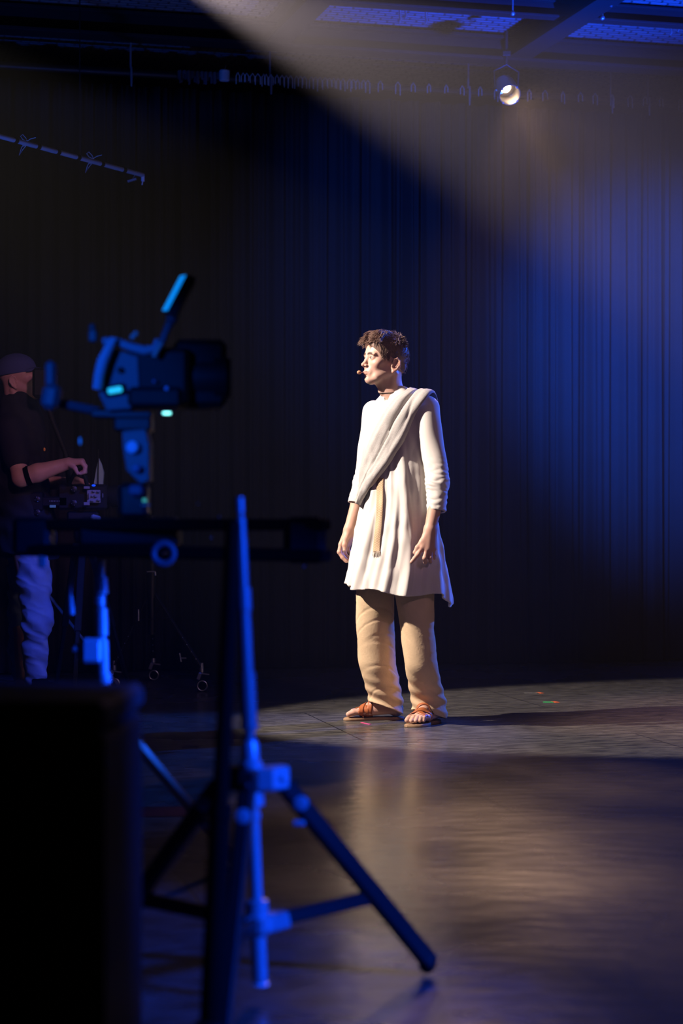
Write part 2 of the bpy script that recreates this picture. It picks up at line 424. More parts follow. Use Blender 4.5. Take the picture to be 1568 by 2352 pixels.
# pale scuffs
vs = N('ShaderNodeTexNoise'); vs.inputs['Scale'].default_value = 26; vs.inputs['Detail'].default_value = 2; LK(mp2.outputs[0], vs.inputs['Vector'])
sr = N('ShaderNodeValToRGB'); sr.color_ramp.elements[0].position = .735; sr.color_ramp.elements[1].position = .77; LK(vs.outputs[0], sr.inputs[0])
sm = N('ShaderNodeMix'); sm.data_type = 'RGBA'; sm.inputs['B'].default_value = (.30, .28, .25, 1); LK(sr.outputs[0], sm.inputs['Factor']); LK(mm.outputs['Result'], sm.inputs['A'])
LK(sm.outputs['Result'], b.inputs['Base Color'])
rr = N('ShaderNodeMapRange'); rr.inputs[1].default_value = .3; rr.inputs[2].default_value = .7; rr.inputs[3].default_value = .20; rr.inputs[4].default_value = .34; LK(n1.outputs[0], rr.inputs[0]); LK(rr.outputs[0], b.inputs['Roughness'])
b.inputs['Specular IOR Level'].default_value = .62
mp4 = N('ShaderNodeMapping'); mp4.inputs['Scale'].default_value = (1, 2.2, 1); LK(tc.outputs['Object'], mp4.inputs[0])
n3 = N('ShaderNodeTexNoise'); n3.inputs['Scale'].default_value = 7.0; n3.inputs['Detail'].default_value = 5; LK(mp4.outputs[0], n3.inputs['Vector'])
bp = N('ShaderNodeBump'); bp.inputs['Strength'].default_value = .5; bp.inputs['Distance'].default_value = .006; LK(n3.outputs[0], bp.inputs['Height'])
bp2 = N('ShaderNodeBump'); bp2.inputs['Strength'].default_value = .6; bp2.inputs['Distance'].default_value = .002; LK(bk.outputs['Fac'], bp2.inputs['Height']); bp2.invert = True
LK(bp.outputs[0], bp2.inputs['Normal']); LK(bp2.outputs[0], b.inputs['Normal'])
quadbox('floor', -8, 9, -15, 1.2, -.1, 0, fm)
quadbox('wall_back', -8, 9, 1.0, 1.2, 0, 4.6, M['wall'])
quadbox('wall_left', -6.6, -6.4, -15, 1.0, 0, 4.6, M['wall'])
quadbox('wall_right', 6.4, 6.6, -15, 1.0, 0, 4.6, M['wall'])
# ceiling: ribbed steel deck, ribs running along U
DECK_Z = 3.86
V = []; F = []; pitch = .050; v = -15.0; prof = []
while v < 1.2:
    prof += [(v, 0), (v + .018, 0), (v + .024, .020), (v + .042, .020), (v + .048, 0)]; v += pitch
us = np.linspace(-8, 9, 30)
for (vv, zz) in prof:
    for uu in us: V.append(G(uu, vv, DECK_Z + zz))
k = len(us)
for i in range(len(prof) - 1):
    for j in range(k - 1): F.append((i * k + j, i * k + j + 1, (i + 1) * k + j + 1, (i + 1) * k + j))
dm = M['deck']; dnt = dm.node_tree; db = dnt.nodes['Principled BSDF']      # rows of slots pressed into the deck
tcx = dnt.nodes.new('ShaderNodeTexCoord'); mpx = dnt.nodes.new('ShaderNodeMapping'); mpx.inputs['Rotation'].default_value = (0, 0, -YAW)
dnt.links.new(tcx.outputs['Object'], mpx.inputs[0])
bkx = dnt.nodes.new('ShaderNodeTexBrick'); bkx.inputs['Scale'].default_value = 1; bkx.inputs['Brick Width'].default_value = .11; bkx.inputs['Row Height'].default_value = .05
bkx.inputs['Mortar Size'].default_value = .007; bkx.inputs['Color1'].default_value = (.17, .17, .18, 1); bkx.inputs['Color2'].default_value = (.12, .12, .13, 1); bkx.inputs['Mortar'].default_value = (.03, .03, .03, 1)
dnt.links.new(mpx.outputs[0], bkx.inputs['Vector']); dnt.links.new(bkx.outputs['Color'], db.inputs['Base Color'])
o = link_mesh('ceiling', V, F, dm, smooth=False); o['kind'] = 'structure'
o = quadbox('ceiling_slab', -8, 9, -15, 1.2, DECK_Z + .05, DECK_Z + .15, M['wall'])
# steel beams below the deck
def ibeam(a, b, wd, ht, name='ceiling_beam'):
    m = MB(); z = Vector((0, 0, ht / 2))
    m.bar(a + z * .86, b + z * .86, wd, ht * .13, ch=.002); m.bar(a - z * .86, b - z * .86, wd, ht * .13, ch=.002); m.bar(a, b, wd * .12, ht * .75)
    # bar(): width runs sideways, thickness upwards
    o = m.build(name, M['beam'], angle=20); o['kind'] = 'structure'; return o
ibeam(G(-6.3, -.55, DECK_Z - .085), G(6.3, -.55, DECK_Z - .085), .16, .15)
for uu in (-2.6, -.55, .95, 2.45, 3.95):
    ibeam(G(uu, -6.0, DECK_Z - .075), G(uu, -.63, DECK_Z - .075), .15, .14)
ibeam(G(-6.3, -1.45, DECK_Z - .06), G(6.3, -1.45, DECK_Z - .06), .09, .10)

# ---- the back curtain, pleated, hung by ties from a pipe
ZC = 3.55
nu, nz = 1500, 26
uu = np.linspace(-5.2, 5.6, nu); zz = np.linspace(0.012, ZC, nz)
A, B = np.meshgrid(uu, zz, indexing='ij')
ph = np.interp(uu, np.linspace(-5.2, 5.6, 40), np.cumsum(rng.uniform(.75, 1.3, 40)))[:, None] * 2 * math.pi * 1.0
ph = np.interp(uu, np.linspace(-5.2, 5.6, 40), np.cumsum(rng.uniform(1.1, 2.1, 40)))[:, None] * 2 * math.pi
amp = np.interp(uu, np.linspace(-5.2, 5.6, 23), rng.uniform(.02, .055, 23))[:, None]
wv = np.sin(ph + .25 * np.sin(B * 1.1)) * amp * (0.8 + .25 * np.sin(B * .9 + A)) + .018 * np.sin(ph * 2.3 + 1) + .010 * np.sin(ph * 4.1)
Vc = np.zeros((nu, nz, 3)); Uv = np.array(U); Wv = np.array(W)
Vc[:] = np.array(ORG) + A[..., None] * Uv + wv[..., None] * Wv; Vc[..., 2] = B
idx = np.arange(nu * nz).reshape(nu, nz)
Fq = np.stack([idx[:-1, :-1], idx[1:, :-1], idx[1:, 1:], idx[:-1, 1:]], -1).reshape(-1, 4)
M['curtain'] = mat('curtain', (.026, .026, .029), .95, bump=.4, bscale=150, spec=.1)
ct = thing('stage_curtain', G(0, 0, 0), 'long black pleated curtain hanging across the whole back of the stage', 'curtain')
o = link_mesh('drape', Vc.reshape(-1, 3), Fq, M['curtain'], ct)
sol = o.modifiers.new('s', 'SOLIDIFY'); sol.thickness = .004
# ties: small cord loops between the hem tape and the pipe
PIPE_Z = 3.63
def u_of(px):                                   # where the curtain line crosses a picture column
    t = (px - 784) / FPX; return t * 12.4 / (U.x - t * U.y)
for i, px in enumerate(list(range(545, 845, 11)) + list(range(870, 1560, 38))):
    uq = u_of(px + random.uniform(-3, 3)); c = G(uq, -.03, PIPE_Z); m = MB(); w_ = random.uniform(.010, .016)
    h0 = random.uniform(.025, .05)
    m.tube([c + U * (-w_) + Vector((0, -.012, -h0)), c + U * (-w_) + Vector((0, -.012, .01)), c + Vector((0, -.012, .03)), c + U * w_ + Vector((0, -.012, .01)), c + U * w_ + Vector((0, -.012, -h0 * random.uniform(.6, 1.3)))], .0028, 6)
    m.build('tie', 'rope', ct)
pipe = MB(); pipe.tube([G(-6.3, -.0, PIPE_Z), G(6.3, -.0, PIPE_Z)], .024, 14)
tag(pipe.build('curtain_pipe', 'black_metal'), 'long horizontal steel pipe the back curtain is tied to', 'pipe')
for i, px in enumerate((300, 620, 1075, 1402, 1487)):
    uq = u_of(px); m = MB(); m.tube([G(uq, -.0, PIPE_Z + .02), G(uq, -.0, DECK_Z)], .006, 8)
    m.tube([G(uq, -.028, PIPE_Z + .03), G(uq, -.034, PIPE_Z - .02), G(uq, -.03, PIPE_Z - .09)], [.006, .008, .005], 8)
    tag(m.build('pipe_hanger', 'grey_metal'), ('thin hanger at the far left end of the curtain pipe', 'hanger carrying the curtain pipe above the gathered dark cloth',
        'hanger carrying the curtain pipe left of the glowing lamp', 'thin hanger with hanging cord right of the glowing lamp', 'thin hanger with hanging cord nearest the right edge of the picture')[i], 'hanger', 'hangers of the curtain pipe')
# a cloth gathered over the pipe and a small pale box hung beside it
cl = MB()
gu = np.linspace(u_of(405), u_of(499), 36)
for i in range(35):
    a = gu[i]; z0 = PIPE_Z + .02; hgt = .055 + .02 * math.sin(i * .9) + .012 * math.sin(i * 2.3)
    cl.box(G((gu[i] + gu[i + 1]) / 2, -.056 - .012 * math.sin(i * 1.7), z0 - hgt / 2), ((gu[i + 1] - gu[i]) * 1.3, .03, hgt), ROT, .004)
tag(cl.build('gathered_cloth', mat('dull_cloth', (.10, .10, .11), .9), angle=80), 'dark cloth bunched over the curtain pipe beside the small pale lantern', 'cloth')
lt = thing('hanging_lantern', G(u_of(515), -.09, 3.45), 'small pale drum lamp hanging at the top left of the curtain', 'lamp')
MB().lathe(P(515, 186, 12.1), (0.03, 0, 1), [(0, .026), (.004, .031), (.06, .033), (.066, .028)], 18).build('shade', mat('pale_shade', (.5, .52, .55), .6), lt)
MB().tube([P(516, 163, 12.1), P(518, 150, 12.2)], .004, 8).build('hook', 'grey_metal', lt)
# small round fittings and hooks under the deck
for i, (px, py, D, nm, lb) in enumerate([(1177, 31, 11.0, 'ceiling_fitting', 'small round fitting under the ribbed ceiling above the glowing lamp'),
        (1383, 41, 11.1, 'ceiling_fitting', 'small round fitting under the ribbed ceiling at upper right'),
        (1540, 72, 11.5, 'ceiling_hook', 'small bent hook under the beam at the right edge'),
        (1557, 64, 11.5, 'ceiling_hook', 'small hook closest to the right edge of the picture, under the beam'),
        (1404, 6, 10.8, 'ceiling_hook', 'thin upright hook at the very top, right of the round fittings'),
        (918, 44, 11.3, 'ceiling_clamp', 'lower of two small blue clamps on the dark slanting beam'),
        (931, 34, 11.3, 'ceiling_clamp', 'upper of two small blue clamps on the dark slanting beam'),
        (978, 46, 11.4, 'ceiling_clamp', 'small blue clamp right of the pair on the slanting beam')]):
    p = P(px, py, D); m = MB()
    if 'fitting' in nm: m.ball(p, .014); m.tube([p, Vector((p.x, p.y, DECK_Z + .02))], .005, 8)
    else:
        m.tube([Vector((p.x, p.y, DECK_Z + .02)), p + Vector((0, 0, .02)), p + Vector((.004, 0, -.004)), p + Vector((-.004, 0, -.022))], .007, 8)
    tag(m.build(nm, 'steel'), lb, nm.split('_')[1])

# ---- the batten at the left, one pipe on the slant with cord ties, running to the left wall
H = P(328, 402, 11.0); D0 = H.z - CAM_Z
p0 = Vector(((0 - 784) / FPX * (D0 * FPX / (1176 - 313)), D0 * FPX / (1176 - 313), H.z)); dirb = (p0 - H).normalized()
far = H + dirb * 5.6
bt = thing('lighting_batten', H, 'slanting blue-lit batten with two cord bows ending at upper left', 'batten')
m = MB(); m.tube([H, far], .0125, 14); m.build('pipe', mat('batten_grey', (.30, .31, .33), .5), bt)
for i, px in enumerate((32, 80, 124, 170, 226, 280)):
    t = (328 - px) / 328; q = H.lerp(p0, 1 - (1 - t)); q = H + (p0 - H) * (1 / (1 + (1 - t) * 0 )) * t
    MB().tube([q - dirb * .014, q + dirb * .014], .0145, 14).build('tape_band', 'rubber', bt)
MB().tube([H, H + Vector((0, 0, -.035))], .010, 10).tube([H + Vector((0, -.003, -.03)), P(326, 425, 11.0)], .0035, 8).build('end_hook', mat('bright_pin', (.7, .72, .75), .4, .2), bt)
MB().bar(P(293, 417, 11.0), P(313, 411, 11.0), .02, .01).tube([P(303, 413, 11.0), P(312, 398, 11.02)], .003, 6).build('clip', 'grey_metal', bt)
for (px, py) in ((58, 322), (210, 362)):
    m = MB(); s = 11 / FPX
    def Q(dx, dy, dd=0): return P(px + dx, py + dy, 10.1 + px / 300 + dd)
    m.tube([Q(24, -6), Q(12, -3), Q(3, 3), Q(-6, -2), Q(-11, -9), Q(-6, -13), Q(2, -4), Q(4, 2), Q(2, 12), Q(-6, 22), Q(-14, 35), Q(-9, 18), Q(-3, 8)], .0016, 6)
    m.tube([Q(4, 2, -.02), Q(0, 8, -.02), Q(-4, 14, 0), Q(2, 10, .03)], .0018, 6)
    m.build('cord_tie', 'rope', bt)
for t in (.6, 4.2):
    q = H + dirb * t; MB().tube([q, Vector((q.x, q.y, DECK_Z))], .004, 8).build('hanger_wire', 'black_metal', bt)

# ---- the lamp that shines through the haze
L = LAMP_POS; ax = (Vector((1.9, 6.4, 0.0)) - L).normalized()
lp = thing('stage_lamp', L + Vector((0, 0, .25)), 'round stage lamp glowing warm through the haze under the curtain pipe', 'lamp')
# barrel, open at the front: outer wall, rim, inner wall
def barrel(base, axis, prof, n=40):
    b_ = MB(); b_.lathe(base, axis, prof, n); b_.F = b_.F[:-2]; return b_
barrel(L - ax * .13, ax, [(0.0, .02), (0.0, .045), (.02, .060), (.06, .062), (.17, .062), (.172, .0605), (.17, .0575), (.06, .0575), (.055, .02), (.054, .001)]).build('barrel', mat('lamp_barrel', (.30, .27, .24), .3, .6), lp)
MB().lathe(L - ax * .068, ax, [(0, .001), (.0, .030), (.008, .026), (.012, .001)], 24).build('bulb', mat('lamp_bulb', (1, .8, .5), .4, emis=(1, .72, .42), estr=15), lp, 'glowing bulb')
sd = ax.cross(Vector((0, 0, 1))).normalized()
m = MB(); m.tube([L - ax * .05 + sd * .066, L - ax * .05 + sd * .072 + Vector((0, 0, .10)), L - ax * .05 + Vector((0, 0, .14)), L - ax * .05 - sd * .072 + Vector((0, 0, .10)), L - ax * .05 - sd * .066], .006, 10)
m.build('yoke', 'black_metal', lp)
top = L - ax * .05 + Vector((0, 0, .14)); MB().tube([top, Vector((top.x, top.y, DECK_Z - .14))], .010, 10).box(top + Vector((0, 0, .06)), (.05, .05, .03), None, .005).build('clamp', 'black_metal', lp)
for s_ in (-1, 1): MB().ball(L - ax * .02 + sd * .066 * s_, .008).build('knob', 'steel', lp)
for i in range(4):
    a = i * math.pi / 2 + .6; d = sd * math.cos(a) + sd.cross(ax) * math.sin(a)
    MB().box(L + ax * .042 + d * .058, (.012, .012, .012), None, .003).build('rim_clip', 'steel', lp)

# ---- gaffer tape and spike marks on the floor
def flat(name, px0, py0, px1, py1, wd, m, label, cat='tape', parent=None):
    D1 = CAM_Z * FPX / (py0 - 1176); D2 = CAM_Z * FPX / (py1 - 1176); a = P(px0, py0, D1); b_ = P(px1, py1, D2); a.z = b_.z = .0012
    t = MB(); t.bar(a, b_, wd, .0012, up=(0, 0, 1)); o = t.build(name, m, parent, angle=20)
    return tag(o, label, cat) if parent is None else o
flat('tape_mark', 830, 1660, 850, 1664.5, .012, mat('pink_tape', (.85, .08, .25), .6), 'short pink tape mark in front of the sandalled feet')
for (x0, x1, x2, y, mt, lb) in ((1247, 1270, 1280, 1613, mat('green_tape', (.05, .5, .12), .6), 'short green and orange tape mark behind the man, right of his feet'),
                                (1203, 1236, 1243, 1592, mat('grey_tape', (.16, .15, .13), .6), 'grey tape strip with orange tip, farthest back on the lit floor')):
    D1 = CAM_Z * FPX / (y - 1176); th = thing('tape_mark', (P(x0, y, D1).x, D1, 0), lb, 'tape')
    flat('strip', x0, y, x1, y, .035, mt, None, parent=th); flat('tip', x1, y, x2, y - .3, .055, mat('orange_tape', (.85, .16, .04), .6), None, parent=th)
D1 = CAM_Z * FPX / (1866 - 1176)
tp = MB(); a = P(300, 1866, D1); b_ = P(447, 1862, D1 * 1.003); a.z = b_.z = .0012; tp.bar(a, b_, .22, .0012)
tag(tp.build('floor_tape', mat('red_tape', (.07, .002, .002), .9, spec=.05), angle=20), 'dark red tape patch on the floor between the black box and the tripod', 'tape')
# ================================================================== THE MAN IN THE TUNIC
# local frame: x = his left, -y = the way he faces, z up; root stands between his feet
AX, AY = 0.267, 9.10
actor = thing('person', (AX, AY, 0), 'young man in white tunic, grey shoulder cloth, tan trousers and sandals standing in the spotlight', 'person', rotz=-R(45))
AM = np.array(MW[actor.name]); AMi = np.linalg.inv(AM)
def toL(p): return (AMi @ np.array([*p, 1]))[:3]
SKIN = np.array((.68, .42, .32))

# ---- head: its own frame (eyes level with the origin), then turned and set on the neck
def build_head(h=.0017, ear_cup=True):
    f = Field((-.10, -.135, -.235), (.10, .125, .13), h)
    f.ell((0, .010, .036), (.0735, .094, .078), .01)
    f.ell((0, -.010, .028), (.0715, .082, .070), .015)
    f.ell((0, -.030, -.030), (.058, .056, .074), .02)
    for s in (-1, 1):
        f.cone((s * .050, .008, -.048), (s * .030, -.050, -.086), .019, .015, .022)
        f.cone((s * .030, -.050, -.086), (s * .008, -.076, -.102), .015, .0135, .014)
        f.ell((s * .041, -.056, -.024), (.020, .020, .017), .020)
        f.ell((s * .026, -.0775, .0165), (.027, .0115, .0095), .014)
    f.ell((0, -.081, -.100), (.015, .011, .012), .012)
    f.cone((0, -.02, -.085), (0, -.062, -.098), .03, .016, .02)
    # sockets, lids
    for s in (-1, 1):
        f.ell((s * .030, -.096, -.001), (.0165, .013, .0115), .012, 'sub')
        f.ell((s * .0305, -.0735, -.001), (.0160, .0130, .0125), .005)
        f.cone((s * .019, -.085, .0055), (s * .041, -.078, .0055), .0022, .0022, .004)     # upper lid fold
        f.ell((s * .0305, -.0875, -.0015), (.0122, .0068, .0052), .001, 'sub')
    # nose
    f.cone((0, -.084, .012), (0, -.0985, -.026), .0065, .0075, .012)
    f.cone((0, -.096, -.022), (0, -.1055, -.0325), .0075, .0088, .006)
    for s in (-1, 1):
        f.ell((s * .0112, -.0945, -.0370), (.0060, .0085, .0062), .007)
    f.cone((0, -.095, -.041), (0, -.0875, -.048), .0050, .0050, .006)
    for s in (-1, 1):
        f.ell((s * .0060, -.0975, -.0435), (.0026, .0042, .0028), .002, 'sub')
    # mouth
    f.ell((0, -.076, -.064), (.027, .0165, .024), .016)
    f.chain([(-.022, -.082, -.0665), (-.010, -.0915, -.0635), (0, -.0935, -.0645), (.010, -.0915, -.0635), (.022, -.082, -.0665)], [.0022, .0040, .0038, .0040, .0022], .004)
    f.chain([(-.020, -.082, -.0685), (-.008, -.0895, -.0722), (.008, -.0895, -.0722), (.020, -.082, -.0685)], [.0024, .0050, .0050, .0024], .004)
    f.chain([(-.024, -.0835, -.0675), (-.008, -.0970, -.0680), (.008, -.0970, -.0680), (.024, -.0835, -.0675)], [.0012, .0012, .0012, .0012], .0015, 'sub')
    f.ell((0, -.0945, -.0835), (.014, .005, .0045), .006, 'sub')
    # ears
    for s in (-1, 1):
        rot = Euler((R(-12), 0, s * R(-24))); eo = -.010
        f.ell((s * .078, .020, -.014 + eo), (.0075, .0185, .0300), .006, rot=rot)
        f.ell((s * .0835, .0165, -.012 + eo), (.0065, .0125, .0215), .003, 'sub', rot=rot)
        f.chain([(s * q_[0], q_[1], q_[2] + eo) for q_ in ((.076, .004, -.004), (.080, .010, .012), (.0845, .022, .017), (.088, .035, .006), (.087, .037, -.012), (.082, .028, -.032), (.076, .014, -.044))], [.0028, .0034, .0036, .0036, .0034, .0032, .0040], .0025)
        f.chain([(s * q_[0], q_[1], q_[2] + eo) for q_ in ((.081, .024, .004), (.083, .027, -.010), (.080, .020, -.024))], [.0022, .0026, .0024], .002)
        f.ell((s * .0735, .0125, -.0440 + eo), (.0055, .0070, .0075), .005)
        f.ell((s * .0760, .0035, -.0190 + eo), (.0035, .0045, .0060), .004)
    # neck
    f.cone((0, .030, -.040), (0, .034, -.30), .056, .060, .025)
    f.cone((0, .000, -.105), (0, .012, -.30), .030, .040, .03)
    f.ell((0, -.034, -.150), (.010, .012, .014), .012)
    for s in (-1, 1):
        f.cone((s * .052, .034, -.062), (s * .018, -.016, -.24), .013, .012, .012)
    return f.mesh()
HV, HF = build_head()
hc = np.full((len(HV), 3), 1.0) * SKIN
x, y, z = HV.T
def blend(mask, c): 
    global hc
    hc = hc * (1 - mask[:, None]) + np.array(c) * mask[:, None]
ss = lambda e0, e1, v: np.clip((v - e0) / (e1 - e0), 0, 1) ** 2 * (3 - 2 * np.clip((v - e0) / (e1 - e0), 0, 1))
lip = ss(.0035, .001, np.abs(z + .0682) - .0058 + (np.abs(x) / .024) ** 2 * .006) * ss(-.078, -.084, y) * (np.abs(x) < .024)
blend(lip * .8, (.50, .20, .15))
blend(.35 * np.exp(-((np.abs(x) - .040) ** 2 + (z + .030) ** 2) / .018 ** 2) * (y < -.02), (.66, .28, .20))
blend(.45 * np.exp(-(x ** 2 + (z + .036) ** 2) / .012 ** 2) * (y < -.09), (.68, .30, .22))
blend(.4 * (np.abs(x) > .074) * ss(.0, .01, y), (.68, .26, .18))
zb = .0200 - ((np.abs(x) - .026) / .03) ** 2 * .010
brow = ss(.0072, .0034, np.abs(z - zb)) * ss(.006, .012, np.abs(x)) * ss(.050, .042, np.abs(x)) * (y < -.05)
blend(brow * .95, (.05, .028, .018))
lash = ss(.0024, .0008, np.abs(z - (.0048 - ((np.abs(x) - .030) / .012) ** 2 * .0035))) * ss(.016, .020, np.abs(x)) * ss(.046, .042, np.abs(x)) * (y < -.06)
blend(lash * .85, (.06, .03, .02))
# head placing
HC = np.array((-.030, -.070, 1.660)); HR = (Matrix.Rotation(R(-20), 3, 'Z') @ Matrix.Rotation(R(-6), 3, 'X'))
HRn = np.array(HR)
def head_to_body(V): return V @ HRn.T + HC
HV2 = head_to_body(HV)
keep_neck = HV2
# shear the neck so that it ends at the neck base
nb = np.array((.0, .0, 1.45)); t = np.clip((-.06 - HV[:, 2]) / .20, 0, 1); t = t * t * (3 - 2 * t)
cen = head_to_body(np.array([[0, .022, 0]]) + np.stack([0 * HV[:, 0], 0 * HV[:, 0], HV[:, 2]], 1))
HV2 = HV2 + (t[:, None]) * (np.stack([nb[0] - cen[:, 0], nb[1] - cen[:, 1], 0 * t], 1))

# ---- forearms and hands
def hand_field(wrist, elbow, fingers, thumb, lo, hi):
    f = Field(lo, hi, .0018)
    wrist = np.array(wrist); elbow = np.array(elbow); mid = elbow + (wrist - elbow) * .35
    f.chain([elbow, mid, wrist], [.030, .033, .0255], .01)
    w2 = wrist
    for i, fg in enumerate(fingers):
        mcp = np.array(fg[0]); spread = (mcp - np.array(fingers[1][0])) * .35
        f.chain([w2 + spread, mcp], [.0180, .0130], .016)
        r0 = (.0100, .0105, .0100, .0088)[i]
        f.chain([np.array(p) for p in fg], [r0 * 1.12, r0, r0 * .92, r0 * .78], .0035)
        f.ell(fg[1], (r0 * 1.08,) * 3, .003)
    m = (np.array(fingers[0][0]) + np.array(fingers[3][0])) / 2
    f.cone(w2, m, .020, .014, .012)
    f.chain([np.array(p) for p in thumb], [.0165, .0115, .0100, .0080], .008)
    return f.mesh()
LWr, LEl = (.250, -.070, .890), (.247, -.005, 1.085)
lf = [[(.243, -.116, .812), (.236, -.133, .783), (.226, -.146, .764), (.216, -.155, .748)],
      [(.257, -.101, .802), (.258, -.114, .766), (.241, -.092, .748), (.227, -.076, .758)],
      [(.266, -.083, .802), (.269, -.090, .767), (.251, -.068, .752), (.237, -.054, .761)],
      [(.268, -.064, .809), (.271, -.067, .779), (.255, -.048, .765), (.243, -.040, .772)]]
lt_ = [(.246, -.086, .870), (.238, -.110, .838), (.228, -.128, .812), (.220, -.139, .790)]
RWr, REl = (-.250, -.075, .890), (-.238, .0, 1.085)
rf = [[(-.262, -.118, .820), (-.262, -.130, .785), (-.249, -.122, .760), (-.236, -.112, .742)],
      [(-.270, -.098, .812), (-.270, -.108, .774), (-.254, -.098, .750), (-.238, -.090, .740)],
      [(-.273, -.078, .814), (-.272, -.086, .778), (-.255, -.076, .757), (-.240, -.070, .749)],
      [(-.270, -.060, .822), (-.268, -.065, .790), (-.252, -.057, .773), (-.240, -.052, .768)]]
rt_ = [(-.246, -.088, .872), (-.236, -.118, .842), (-.229, -.130, .818), (-.224, -.134, .795)]
LH = hand_field(LWr, LEl, lf, lt_, (.15, -.20, .70), (.32, .06, 1.13))
RH = hand_field(RWr, REl, rf, rt_, (-.32, -.20, .70), (-.15, .06, 1.13))

# ---- feet
def foot_local(right):
    f = Field((-.075, -.225, -.005), (.075, .085, .19), .0019)
    s = -1 if right else 1                         # s: towards the outer side
    f.ell((0, .045, .034), (.031, .034, .034), .012)
    f.chain([(0, .018, .075), (0, .022, .20)], [.036, .038], .02)
    f.chain([(0, .000, .072), (-s * .004, -.055, .056), (-s * .006, -.105, .034)], [.034, .029, .021], .02)
    f.ell((s * .004, -.115, .026), (.043, .038, .0175), .02)
    f.cone((s * .022, .03, .026), (s * .030, -.09, .022), .017, .015, .02)
    f.cone((-s * .016, .03, .030), (-s * .026, -.09, .026), .017, .018, .02)
    tx = [-.031, -.0095, .0075, .0225, .036]; ty = [-.186, -.187, -.179, -.168, -.155]; tr = [.0130, .0095, .0090, .0085, .0080]
    for i in range(5):
        a = (s * tx[i] * .85, -.118, .026); m_ = (s * tx[i], (ty[i] - .118) / 2 - .012, .028 if i else .024); e = (s * tx[i], ty[i], .0145 if i else .0165)
        f.chain([a, m_, e], [tr[i] * 1.15, tr[i], tr[i]], .005)
    f.ell((0, -.05, -.012), (.09, .2, .0125), .004, 'sub')
    return f.mesh()
def foot_matrix(ankle_world, heading):
    """heading: world direction the toes point; foot frame -y = heading"""
    a = math.atan2(heading[1], heading[0]) + math.pi / 2
    m = Matrix.Translation(Vector((ankle_world[0], ankle_world[1], .0))) @ Matrix.Rotation(a, 4, 'Z')
    return m
FMr = foot_matrix((.212, 9.31), (-.985, -.17)); FMl = foot_matrix((.405, 9.14), (-.43, -.90))
SOLE_T = .014
feet = {}
for key, Mx, rt in (('r', FMr, True), ('l', FMl, False)):
    V, F = foot_local(rt); V = V.copy(); V[:, 2] += SOLE_T
    feet[key] = (V, F, Mx)
def apply(Mx, V): A_ = np.array(Mx); return V @ A_[:3, :3].T + A_[:3, 3]
footV = [(apply(Matrix(AMi) @ feet[k][2], feet[k][0]), feet[k][1]) for k in ('r', 'l')]
ankL = {k: toL((feet[k][2] @ Vector((0, .02, 0)))) for k in ('r', 'l')}

# ---- trunk and legs under the clothes
f = Field((-.30, -.16, .02), (.30, .24, 1.50), .006)
f.ell((0, 0, 1.22), (.14, .09, .24), .02).ell((0, .01, .95), (.15, .10, .14), .03)
for s, ank, kn in ((-1, ankL['r'], (-.145, .0, .50)), (1, ankL['l'], (.115, .01, .50))):
    f.chain([(s * .085, 0, .90), kn, (ank[0], ank[1], .14)], [.075, .052, .036], .02)
for s, el in ((-1, REl), (1, LEl)):
    f.chain([(s * .150, 0, 1.415), el], [.036, .030], .01)
f.ell((0, 0, 1.445), (.10, .04, .04), .02)
TR = f.mesh()
V, F = join_meshes([(HV2, HF), LH, RH] + footV + [TR])
colr = np.concatenate([hc, np.tile(SKIN * np.array((1.0, .93, .9)), (len(V) - len(HV2), 1))])
# nails
def paint(c, r, cc):
    d = np.linalg.norm(V - np.array(c), axis=1); k = np.clip(1.4 - d / r, 0, 1)[:, None]; colr[:] = colr * (1 - k) + np.array(cc) * k
for fg in (rt_,): paint(np.array(fg[3]) + (.006, -.006, -.002), .006, (.85, .60, .50))
body = link_mesh('body', V, F, M['skin'], actor, local=True, colors=colr)

# ---- eyes
for s in (-1, 1):
    e = MB(); c = Vector(head_to_body(np.array([[s * .0305, -.0738, -.0015]]))[0])
    e.ball((0, 0, 0), .0124, 20)
    Ve = np.array(e.V); 
    look = (HR @ Vector((0.10, -1, .10))).normalized(); vn = Ve / np.linalg.norm(Ve, axis=1)[:, None]; d = vn @ np.array(look)
    ce = np.where(d[:, None] > .87, (.035, .02, .012), (.62, .58, .55)) * 1.0
    m_ = bpy.data.materials.get('eye') or bpy.data.materials.new('eye'); m_.use_nodes = True
    if not m_.node_tree.nodes.get('at'):
        at = m_.node_tree.nodes.new('ShaderNodeAttribute'); at.name = 'at'; at.attribute_name = 'Col'
        m_.node_tree.links.new(at.outputs['Color'], m_.node_tree.nodes['Principled BSDF'].inputs['Base Color']); m_.node_tree.nodes['Principled BSDF'].inputs['Roughness'].default_value = .15
    link_mesh('eye', Ve + np.array(c), e.F, m_, actor, local=True, colors=ce)

